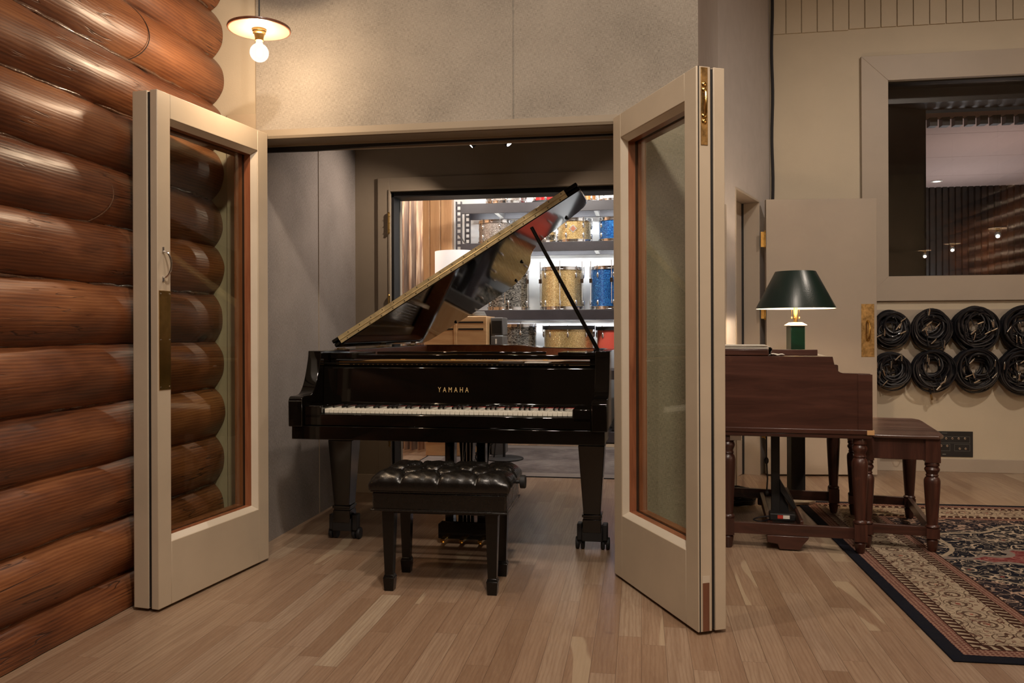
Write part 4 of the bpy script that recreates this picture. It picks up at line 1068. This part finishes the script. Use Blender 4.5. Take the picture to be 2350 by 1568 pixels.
# column lamp
Lp = thing('floor_lamp', 'tall green-shaded lamp on a square dark green column behind the organ', 'lamp', (0.985, 5.43, 0.0075), R(9))
MB().lathe([(0.118, 0.0), (0.118, 0.018), (0.105, 0.030), (0.075, 0.040), (0.070, 0.052)], (0, 0, 0), 8, ph=R(22.5)).build('base', 'marble', Lp, bevel=0.003, ang=20)
MB().box(-0.045, 0.045, -0.045, 0.045, 0.640, 1.128).build('column', 'lamp_green', Lp, bevel=0.003)
MB().box(-0.0445, 0.0445, -0.0445, 0.0445, 0.048, 0.640).build('lower_post', 'black_matte', Lp, bevel=0.003)
MB().lathe([(0.078, 1.128), (0.080, 1.134), (0.050, 1.150), (0.042, 1.152)], (0, 0, 0), 4, ph=R(45)).build('cap', 'marble', Lp, bevel=0.002, ang=20)
MB().lathe([(0.013, 1.150), (0.013, 1.255), (0.010, 1.262)], (0, 0, 0), 16).build('stem', 'brass', Lp)
for x in (-0.024, 0.024):
    b = MB(); b.cyl((x, 0, 1.185), (x, 0, 1.25), 0.0014, 6); b.ball((x, 0, 1.182), 0.006, 1.0, 10); b.build('pull_chain', 'brass', Lp)
prof = [(0.1245, 1.478), (0.1225, 1.480), (0.119, 1.478), (0.240, 1.243), (0.2435, 1.241), (0.2455, 1.243)]
MB().lathe([(0.1245, 1.478), (0.2455, 1.243), (0.2455, 1.240)], (0, 0, 0), 64, cap=False).build('shade', 'shade_green', Lp)
MB().lathe([(0.1215, 1.478), (0.2425, 1.243), (0.2425, 1.240), (0.2455, 1.240)], (0, 0, 0), 64, cap=False).build('shade_lining', 'shade_white', Lp)
b = MB()
for k in range(3): b.cyl((0, 0, 1.465), (0.122 * math.cos(k * 2.094), 0.122 * math.sin(k * 2.094), 1.472), 0.0018, 6)
b.cyl((0, 0, 1.25), (0, 0, 1.47), 0.003, 6); b.build('shade_frame', 'brass', Lp)
b = MB()
for x in (-0.045, 0.045): b.ball((x, 0, 1.345), 0.026, 1.25, 14)
b.split('bulb', 'bulb_glow', Lp)
b = MB()
for x in (-0.045, 0.045): b.cyl((x * 0.2, 0, 1.28), (x, 0, 1.32), 0.012, 10)
b.split('socket', 'brass', Lp)
lamp('lamp_light', 'POINT', (0, -0.075, 1.33), 15.0, WARM, 0.03, parent=Lp)

# coil of cable beside the organ's rear leg
cc = thing('cable_coil', 'shiny black cable coiled on the floor behind the organ leg', 'cable', (0.60, 5.40, 0.0))
b = MB(); rnd = random.Random(9)
for i in range(9):
    rr = rnd.uniform(0.10, 0.15); ox, oy = rnd.uniform(-.02, .02), rnd.uniform(-.02, .02); z = 0.008 + i * 0.009
    b.tube([(ox + rr * math.cos(a * 2 * PI / 40), oy + rr * math.sin(a * 2 * PI / 40), z + 0.003 * math.sin(a)) for a in range(40)], 0.0055, 8, closed=True)
b.build('loops', 'cable_black', cc)

# rugs
rg = MB().box(-RHX, RHX, -RHY, RHY, 0.0005, 0.007).build('persian_rug', 'persian_pile', bevel=0.003, loc=(2.755, 4.215, 0)); rg.rotation_euler = (0, 0, R(1.0))
tag(rg, 'large patterned rug with navy field, cream borders and a black edge', 'rug')
rg = MB().box(-1.07, 1.07, -0.82, 0.82, 0.0005, 0.006).build('grey_area_rug', 'grey_rug', loc=(-0.80, 6.915, 0)); tag(rg, 'worn grey rug on the drum room floor beyond the piano', 'rug')

# ------------------------------------------------------------------ coiled microphone cables on the back wall
def coil(ix, x, z, ro, seed, label, grp='coiled cables on the back wall'):
    rnd = random.Random(seed); t = thing('coiled_cable', label, 'cable', (x, 6.752, z), 0, grp)
    b = MB(); N = 30; ro *= 0.935
    for i in range(N):
        rr = ro * rnd.uniform(0.50, 0.96); ecc = rnd.uniform(0.92, 1.08); oy = -0.012 - 0.085 * rnd.random(); dz = (ro - rr) * 0.8 * rnd.uniform(0.4, 1) * (1 if rnd.random() < .75 else -0.5); dx = rnd.uniform(-.6, .6) * (ro - rr); ph = rnd.uniform(0, 6)
        b.tube([(dx + rr * ecc * math.cos(a * 2 * PI / 44), oy + 0.010 * math.sin(2 * a * 2 * PI / 44 + ph), dz + rr / ecc * math.sin(a * 2 * PI / 44) * (1.0 + 0.03 * math.sin(3 * a * 2 * PI / 44 + ph))) for a in range(44)], 0.0078, 6, closed=True)
    for i in range(2):   # slack lower loops
        rr = ro * rnd.uniform(0.92, 0.98); ph = rnd.uniform(0, 6)
        b.tube([(0.01 + rr * math.cos(a * 2 * PI / 44), -0.03 - 0.02 * i, -0.018 + rr * math.sin(a * 2 * PI / 44)) for a in range(44)], 0.0038, 6, closed=True)
    b.build('loops', 'cable_black', t)
    for i in range(rnd.randint(5, 7)):
        a = rnd.uniform(0, 6.28); rr = ro * rnd.uniform(0.25, 0.95); px, pz = rr * math.cos(a), rr * math.sin(a); th_ = rnd.choice([rnd.uniform(70, 110), rnd.uniform(20, 60)])
        dx, dz = math.cos(R(th_)) * 0.022, math.sin(R(th_)) * 0.022
        b = MB(); b.cyl((px - dx, -0.115, pz - dz), (px + dx, -0.118, pz + dz), 0.0068 if i % 2 else 0.005, 10); b.cyl((px + dx, -0.118, pz + dz), (px + dx * 1.5, -0.112, pz + dz * 1.5), 0.004, 8)
        b.build('plug', 'plug_silver', t)
        b = MB(); b.tube([(px - dx, -0.115, pz - dz), (px - dx * 2, -0.11, pz - dz * 2), (px * .9 - dx * 3, -0.10, pz * .9 + ro * 0.25)], 0.0035, 6); b.build('tail', 'cable_black', t)
    return t
names = ['leftmost', 'second', 'third', 'rightmost']
cp = [(1.925, 1.110, 0.150), (2.215, 1.109, 0.160), (2.540, 1.111, 0.180), (2.880, 1.113, 0.185), (1.930, 0.789, 0.155), (2.228, 0.793, 0.168), (2.535, 0.798, 0.176), (2.870, 0.790, 0.186)]
for i, (x, z, ro) in enumerate(cp):
    row = 'upper' if i < 4 else 'lower'
    where = ['partly hidden by the open door', 'second from the open door', 'third from the open door', 'cut by the right edge of view'][i % 4]
    coil(i, x, z, ro, 40 + i, 'bundle of black cables on the %s row, %s' % (row, where))
    h = thing('wall_hook', 'black peg holding the %s-row cable bundle %s' % (row, where), 'hook', (x, 6.757, z + ro * 0.55), 0, 'pegs for the coiled cables')
    b = MB(); b.cyl((0, 0, 0), (0, -0.13, 0.012), 0.006, 8); b.build('peg', 'black_matte', h)
    MB().lathe([(0.02, -0.004), (0.02, 0)], (0, 0, 0), 12, 'Y').build('plate', 'black_matte', h)
hp = thing('hanging_plug', 'cable tail with a gold plug hanging below the second lower bundle', 'plug', (2.205, 6.70, 0.64))
b = MB(); b.tube([(0.0, 0, 0.06), (0.004, 0, 0.02), (0.012, 0, -0.03)], 0.006, 8, radii=[.004, .009, .007]); b.build('strain_relief', 'cable_black', hp)
b = MB(); b.cyl((0.012, 0, -0.03), (0.022, 0, -0.075), 0.008, 10); b.split('connector', 'brass_worn', hp)

# wall input panel
wp = thing('wall_input_panel', 'black wall panel with rows of silver sockets above the baseboard', 'socket panel', (2.175, 6.779, 0.118))
MB().box(0, 0.372, -0.006, 0.0, 0, 0.198).build('plate', 'black_matte', wp, bevel=0.001)
b = MB()
def frame_line(b, x0, x1, z0, z1, w=0.0015):
    b.box(x0, x1, -0.0068, -0.0058, z0, z0 + w); b.box(x0, x1, -0.0068, -0.0058, z1 - w, z1); b.box(x0, x0 + w, -0.0068, -0.0058, z0, z1); b.box(x1 - w, x1, -0.0068, -0.0058, z0, z1)
frame_line(b, 0.02, 0.350, 0.108, 0.158); frame_line(b, 0.02, 0.108, 0.045, 0.098); frame_line(b, 0.118, 0.206, 0.045, 0.098); frame_line(b, 0.238, 0.350, 0.045, 0.098)
b.box(0.145, 0.185, -0.0068, -0.0058, 0.183, 0.186); b.box(0.150, 0.175, -0.0068, -0.0058, 0.016, 0.022)
b.build('marking', 'line_grey', wp)
for x, z in [(0.04 + i * 0.0455, 0.143) for i in range(7)] + [(0.140, 0.085), (0.184, 0.085), (0.275, 0.065), (0.318, 0.065), (0.05, 0.068), (0.09, 0.068)]:
    MB().lathe([(0.004, -0.0105), (0.008, -0.010), (0.0085, -0.006)], (x, 0, z), 12, 'Y', cap=False).build('socket', 'plug_silver', wp)
so_ = thing('floor_outlet', 'small black outlet box with a yellow lead by the baseboard', 'outlet', (1.87, 6.765, 0.11))
MB().box(0, 0.16, -0.03, 0.0, 0, 0.035).build('box', 'black_matte', so_, bevel=0.002)
b = MB(); b.tube(catmull([(0.09, -0.03, 0.03), (0.11, -0.06, 0.015), (0.13, -0.06, -0.002), (0.15, -0.05, 0.012), (0.145, -0.03, 0.03)], 6), 0.0035, 8); b.build('lead', 'brass', so_)

# black cable hanging in the corner
pts = [(1.052 + 0.004 * math.sin(i * 0.9), 6.752, 2.13 + i * 0.1) for i in range(24)]
ck = MB().tube(pts, 0.012, 8).build('hanging_cable', 'cable_black'); tag(ck, 'thick black cable running up the corner beside the window wall', 'cable')

# ------------------------------------------------------------------ pendant lamps
def pendant(x, y, zb, label, power, grp='plate-shaped pendant lamps'):
    t = thing('pendant_lamp', label, 'lamp', (x, y, zb), 0, grp)
    MB().lathe([(0.0001, 0.127), (0.012, 0.128), (0.020, 0.114), (0.120, 0.114), (0.1335, 0.110), (0.1350, 0.104), (0.1330, 0.099), (0.128, 0.098)], (0, 0, 0), 64, cap=False).build('shade_top', 'liner_dark', t, ang=50)
    MB().lathe([(0.128, 0.0985), (0.0001, 0.103)], (0, 0, 0), 64, cap=False).build('reflector', 'reflector_enamel', t)
    MB().lathe([(0.030, 0.102), (0.030, 0.094), (0.026, 0.090), (0.027, 0.084), (0.022, 0.080), (0.018, 0.062), (0.0185, 0.052), (0.014, 0.050)], (0, 0, 0), 32).build('socket', 'brass_worn', t)
    prof = []
    for k in range(15):
        a = PI * k / 14 * 0.86; prof.append((max(0.0001, 0.0405 * math.sin(a)), -0.0405 * math.cos(a)))
    prof.append((0.0145, 0.044)); prof.append((0.0135, 0.056))
    MB().lathe(prof, (0, 0, 0), 32, cap=False).build('bulb', 'bulb_frosted', t, ang=80)
    b = MB(); b.ball((0, 0, 0.0), 0.012, 1.6, 14); b.build('filament', 'filament_glow', t)
    MB().cyl((0, 0, 0.12), (0, 0, CEIL - zb), 0.0035, 8).build('cord', 'cable_black', t)
    lamp('pendant_light', 'POINT', (0, 0, -0.012), power, WARM, 0.022, parent=t)
pendant(-1.640, 3.325, 2.330, 'disc-shaded pendant lamp with a bare glowing bulb beside the log wall', 31, 'plate-shaped pendant lamps')
pendant(5.30, -2.60, 2.50, 'smallest of the three bare-bulb pendants reflected in the window', 110, 'plate-shaped pendant lamps')
pendant(5.36, -1.40, 2.50, 'middle one of the three bare-bulb pendants reflected in the window', 110, 'plate-shaped pendant lamps')
pendant(5.00, 1.30, 2.44, 'largest of the three bare-bulb pendants reflected in the window', 110, 'plate-shaped pendant lamps')

# ------------------------------------------------------------------ alcove spotlights
sp = thing('track_spotlight', 'pair of small black ceiling spotlights just inside the alcove opening', 'spotlight', (-0.93, 5.0, 2.285))
MB().box(-0.20, 0.20, -0.02, 0.02, 0.275, 0.315).build('track', 'black_matte', sp)
for s, xx in ((-1, -0.07), (1, 0.075)):
    a = Vector((s * 0.72, -0.10, -0.68)).normalized(); c0 = Vector((xx, 0, 0.05)); e = c0 + a * 0.075
    b = MB(); b.cyl(tuple(c0 - a * 0.02), tuple(e), 0.030, 20); b.cyl((xx, 0, 0.06), (xx, 0, 0.28), 0.006, 8); hd = b.build('head', 'black_matte', sp)
    b = MB(); b.cyl(tuple(e - a * 0.002), tuple(e + a * 0.0015), 0.025, 20); b.build('lens', 'spot_face', hd)
    lamp('alcove_spot', 'SPOT', tuple(e + a * 0.01), 32 if s < 0 else 13, (1.0, 0.80, 0.66), 0.02, parent=sp, spot=110, blend=0.6)
    bpy.context.scene.collection.objects[-1].rotation_euler = a.to_track_quat('-Z', 'Y').to_euler()

# ------------------------------------------------------------------ drum room: rack and drums
RK = thing('drum_rack', 'dark steel rack with four shelves full of drums', 'rack', (0, 0, 0))
RX0, RX1, RY0, RY1 = -1.840, 0.30, 8.00, 8.46
b = MB()
for (x, y) in ((RX0, RY0), (RX0, RY1 - 0.04), (RX1 - 0.06, RY0), (RX1 - 0.06, RY1 - 0.04)):
    b.box(x, x + 0.010, y, y + 0.04, 0, 2.42); b.box(x + 0.050, x + 0.060, y, y + 0.04, 0, 2.42)
    zz = 0.05
    while zz < 2.40:
        b.box(x + 0.010, x + 0.050, y, y + 0.006, zz, zz + 0.024); zz += 0.058
b.split('post', 'rack_steel', RK)
b = MB(); b.cyl((RX0 + 0.02, RY0 + 0.03, 2.10), (RX0 + 0.02, RY1 - 0.03, 2.02), 0.008, 8); b.cyl((RX0 + 0.02, RY0 + 0.03, 1.5), (RX0 + 0.02, RY1 - 0.03, 1.42), 0.008, 8); b.split('cross_brace', 'steel', RK)
SHZ = [(2.292, 2.392), (1.900, 1.992), (1.220, 1.320), (0.630, 0.720), (0.010, 0.115)]
for z0, z1 in SHZ:
    b = MB(); b.box(RX0 + 0.055, RX1 - 0.03, RY0 - 0.012, RY0 + 0.012, z0, z1); b.box(RX0 + 0.055, RX1 - 0.03, RY1 - 0.02, RY1, z0, z1)
    b.split('beam', 'rack_steel', RK, bevel=0.003)
    MB().box(RX0 + 0.03, RX1 - 0.03, RY0 + 0.013, RY1 - 0.02, z1 - 0.012, z1 - 0.001).build('deck', 'rack_steel', RK)
    b = MB()
    for x in (-1.45, -0.45): b.box(x, x + 0.04, RY0 + 0.013, RY1 - 0.02, z0 + 0.005, z1 - 0.013)
    b.split('deck_support', 'steel', RK)
    if z0 > 0.7:
        l = MB(); l.box(RX0 + 0.08, RX1 - 0.08, RY0 + 0.30, RY0 + 0.315, z0 + 0.055, z0 + 0.062); l.build('led_strip', 'led_glow', RK)
for z in (2.33, 1.93, 1.26):
    lamp('rack_light', 'AREA', (-0.75, RY0 + 0.22, z), 7.0, COOL, 1.9, (-0.75, 8.52, z - 0.30), sy=0.03)
lamp('rack_light', 'AREA', (-0.75, 7.85, 2.90), 6, COOL, 1.9, (-0.75, 8.6, 2.3), sy=0.05)

def drum(label, x, z0, r, h, mat, hoop='chrome', nl=6, lug='double', y=8.23, badge=False, rods=True, cat='drum', ph=0.3, top='drum_head', legs=False):
    t = thing('drum', label, cat, (x, y, z0 + 0.0015), 0, 'drums on the rack')
    MB().lathe([(r, 0.012), (r, h - 0.012)], (0, 0, 0), 56, cap=False).build('shell', mat, t)
    hp_ = [(r + 0.004, 0.0), (r + 0.010, 0.001), (r + 0.010, 0.006), (r + 0.006, 0.008), (r + 0.006, 0.024), (r + 0.011, 0.026), (r + 0.011, 0.032), (r + 0.002, 0.033)] if hoop == 'chrome' else \
          [(r + 0.004, 0.0), (r + 0.016, 0.002), (r + 0.016, 0.036), (r + 0.004, 0.038)]
    MB().lathe(hp_, (0, 0, 0), 56, cap=False).build('hoop', hoop, t)
    MB().lathe([(a, h - q) for a, q in hp_], (0, 0, 0), 56, cap=False).build('hoop', hoop, t)
    MB().lathe([(0.0001, h - 0.010), (r + 0.003, h - 0.010)], (0, 0, 0), 56, cap=False).build('head', top, t)
    for k in range(nl):
        a = -PI / 2 + 2 * PI * k / nl + ph; ca, sa = math.cos(a), math.sin(a)
        if sa > 0.35: continue
        b = MB(); Mx = Matrix.Rotation(a, 4, 'Z')
        hs = (0.30, 0.70) if lug == 'double' else (0.5,)
        if h > 0.35: hs = (0.16, 0.80)
        for q in hs:
            c = Mx @ Vector((r + 0.004, 0, h * q))
            b.lathe([(0.001, -0.030), (0.010, -0.020), (0.013, 0.0), (0.010, 0.020), (0.001, 0.030)], c, 12)
        b.split('lug', 'chrome', t)
        if rods:
            c = Mx @ Vector((r + 0.012, 0, 0)); b = MB()
            b.cyl((c.x, c.y, 0.004), (c.x, c.y, h * hs[0]), 0.0032, 6); b.cyl((c.x, c.y, h * hs[-1]), (c.x, c.y, h + 0.008), 0.0032, 6)
            b.split('tension_rod', 'chrome', t)
    if badge:
        b = MB(); M_ = Matrix.Translation((0.0, -r - 0.002, h * 0.55)) @ Matrix.Rotation(R(45), 4, 'Y')
        b.box(-0.030, 0.030, -0.001, 0.004, -0.030, 0.030, M_); bd = b.build('badge', 'plug_silver', t)
        b = MB(); b.box(-0.020, 0.020, -0.003, 0.0, -0.020, 0.020, M_); b.build('badge_center', 'rim_mahogany', bd)
    if legs:
        for s in (-0.6, 0.0, 0.6):
            a = -PI / 2 + s * 1.9; c = (math.cos(a) * (r + 0.020), math.sin(a) * (r + 0.020))
            b = MB(); b.cyl((c[0], c[1], 0.06), (c[0], c[1], h + 0.055), 0.0045, 8); b.box(c[0] - 0.014, c[0] + 0.014, c[1] - 0.012, c[1] + 0.012, h * 0.62, h * 0.72); b.build('floor_tom_leg', 'chrome', t)
    return t
K = 8.23 / 8.0
drum('pinkish silver sparkle snare drum at the left of the top shelf', -1.32 * K, 2.392, 0.196, 0.135, 'silver_sparkle', ph=0.15, nl=8)
drum('glossy red drum on the top shelf', -0.934 * K, 2.392, 0.115, 0.20, 'red_paint', hoop='black_matte', ph=0.2)
drum('small orange drum on the top shelf beyond the tip of the piano lid', -0.505 * K, 2.392, 0.078, 0.16, 'orange_drum', ph=0.5)
drum('white drum at the right of the top shelf', -0.235 * K, 2.392, 0.16, 0.12, 'drum_head', ph=0.3)
drum('silver sparkle tom drum at the left of the second shelf', -1.42 * K, 1.992, 0.180, 0.245, 'silver_sparkle', ph=0.35)
drum('small black pearl drum behind the piano lid on the second shelf', -0.955 * K, 1.992, 0.125, 0.12, 'black_pearl', ph=0.3)
drum('gold sparkle tom drum with a diamond badge on the second shelf', -0.640 * K, 1.992, 0.166, 0.245, 'gold_sparkle', badge=True, ph=0.62)
drum('bright blue sparkle tom drum on the second shelf', -0.235 * K, 1.992, 0.166, 0.245, 'blue_sparkle', ph=0.1)
drum('black pearl floor tom behind the piano lid on the third shelf', -1.30 * K, 1.320, 0.212, 0.43, 'black_pearl', ph=0.15, legs=True)
drum('tall gold sparkle floor tom on the third shelf', -0.764 * K, 1.320, 0.212, 0.43, 'gold_sparkle', nl=8, ph=0.0, legs=True)
drum('bright blue sparkle floor tom on the third shelf', -0.270 * K, 1.320, 0.212, 0.43, 'blue_sparkle', nl=8, ph=0.1, legs=True)
drum('black pearl drum on the lowest visible shelf beside the amplifier', -1.19 * K, 0.720, 0.172, 0.46, 'black_pearl', ph=0.2)
drum('wide gold sparkle drum with black hoops behind the lid prop', -0.700 * K, 0.720, 0.250, 0.44, 'gold_sparkle', hoop='black_matte', nl=8, ph=0.05)
drum('coral red drum behind the lower end of the lid prop', -0.26 * K, 0.720, 0.165, 0.43, 'coral_drum', hoop='black_matte', ph=0.4)

for i, x in enumerate((-1.52, -1.08, -0.62, -0.14)):  # unseen cases added only to darken what the piano lid reflects
    t = thing('filler_case', 'unseen black case added on the bottom shelf to darken the lid reflection', 'case', (x, 8.22, 0.1165), 0, 'unseen black cases added on the bottom shelf')
    MB().lathe([(0.19, 0.0), (0.20, 0.01), (0.20, 0.30), (0.205, 0.302), (0.205, 0.40), (0.19, 0.415), (0.0001, 0.42)], (0, 0, 0), 40).build('case', 'black_matte', t)
    MB().box(-0.012, 0.012, -0.209, -0.200, 0.02, 0.41).build('strap', 'line_grey', t)

# wooden cabinet, amplifier, lamp shade, cable on top, curtain, stand
cb = thing('speaker_cabinet', 'light wood speaker cabinet with black louvre slots behind the piano', 'cabinet', (-1.885, 6.98, 0.0065))
MB().box(0, 0.555, 0, 0.42, 0.0, 1.235).build('body', 'maple', cb, bevel=0.006)
b = MB()
for z in (1.175, 1.115): b.box(0.03, 0.255, -0.002, 0.004, z, z + 0.014); b.box(0.30, 0.525, -0.002, 0.004, z, z + 0.014)
b.box(0.02, 0.24, -0.002, 0.004, 0.12, 0.50); b.split('louvre_slot', 'black_recess', cb)
MB().box(0.262, 0.288, -0.006, 0.0, 0.02, 1.22).build('centre_strip', 'maple', cb, bevel=0.002)
ac = thing('amplifier_stack', 'small grey amplifier head stacked beside the wooden cabinet', 'amplifier', (-1.316, 7.10, 0.0065))
MB().box(0, 0.110, 0, 0.25, 0, 1.06).build('lower_unit', 'grey_box', ac, bevel=0.006)
MB().box(0, 0.110, 0, 0.25, 1.064, 1.225).build('upper_unit', 'grey_box', ac, bevel=0.008); MB().box(0.010, 0.100, -0.002, 0.0, 1.080, 1.195).build('dark_face', 'black_recess', ac)
MB().box(0.04, 0.055, -0.002, 0.0, 0.99, 1.035).build('white_tag', 'paper', ac)
tl = thing('table_lamp', 'white drum-shaded lamp standing on the wooden cabinet', 'lamp', (-1.640, 7.19, 1.2425))
MB().lathe([(0.07, 0), (0.07, 0.012), (0.012, 0.02), (0.012, 0.26)], (0, 0, 0), 20).build('base', 'brass_worn', tl)
MB().lathe([(0.202, 0.17), (0.202, 0.588)], (0, 0, 0), 48, cap=False).build('shade', 'glow_shade', tl)
b = MB(); b.ball((0, 0, 0.38), 0.035, 1.2); b.build('bulb', 'bulb_glow', tl)
lamp('table_lamp_light', 'POINT', (0, -0.08, 0.42), 4, (1, .93, .86), 0.03, parent=tl)
kc = thing('coiled_lead', 'pale grey lead coiled on top of the wooden cabinet', 'cable', (-1.43, 7.08, 1.2425))
b = MB()
for i in range(5): b.tube([(-0.01 * i + (0.075 + .006 * i) * math.cos(a * PI / 16), 0.05 * math.sin(a * PI / 16), 0.007 + i * 0.008) for a in range(32)], 0.005, 8, closed=True)
b.build('loops', 'line_grey', kc)
cu_ = thing('velvet_curtain', 'striped brown and cream curtain hanging at the left of the drum room', 'curtain', (-2.19, 7.22, 0.0))
b = MB(); b.grid(lambda u, v: (0.215 * u + 0.006 * math.sin(v * 7), 0.055 * math.sin(u * 5.3 * PI * 2 * 0.62 + 0.6 * math.sin(v * 5)) + 0.01 * math.sin(v * 11 + u * 9), 0.02 + 2.96 * v), 90, 40)
b.build('cloth', 'curtain_velvet', cu_, ang=80)
b = MB(); b.cyl((-0.25, 0, 2.975), (0.30, 0, 2.975), 0.012, 10); b.build('rail', 'black_matte', cu_)
st = thing('microphone_stand', 'black stand with a flat base on the drum room rug', 'stand', (-1.165, 6.90, 0.0065))
MB().lathe([(0.165, 0.0), (0.168, 0.008), (0.15, 0.014), (0.02, 0.018)], (0, 0, 0), 40).build('base', 'black_matte', st)
MB().cyl((0, 0, 0.015), (0, 0, 0.80), 0.012, 12).build('pole', 'black_matte', st)
MB().cyl((-0.085, -0.03, 0.015), (-0.03, -0.02, 0.50), 0.007, 8).build('strut', 'black_matte', st)
hd = thing('tangled_cable', 'tangle of black cable with pale connectors beneath the piano', 'cable', (-1.30, 6.62, 0.0065))
b = MB(); rnd = random.Random(3)
for i in range(6):
    cx, cz, rr = rnd.uniform(-.03, .05), 0.05 + 0.03 * i, rnd.uniform(0.035, 0.06)
    b.tube([(cx + rr * math.cos(a * PI / 10), 0.02 * math.sin(a * PI / 5 + i), max(0.008, cz - 0.0 + rr * math.sin(a * PI / 10))) for a in range(20)], 0.007, 8, closed=True)
b.build('loops', 'cable_black', hd)
b = MB(); b.ball((-0.02, -0.03, 0.17), 0.022, 1.0, 12); b.ball((0.0, -0.03, 0.04), 0.02, 1.2, 12); b.split('connector', 'steel', hd)
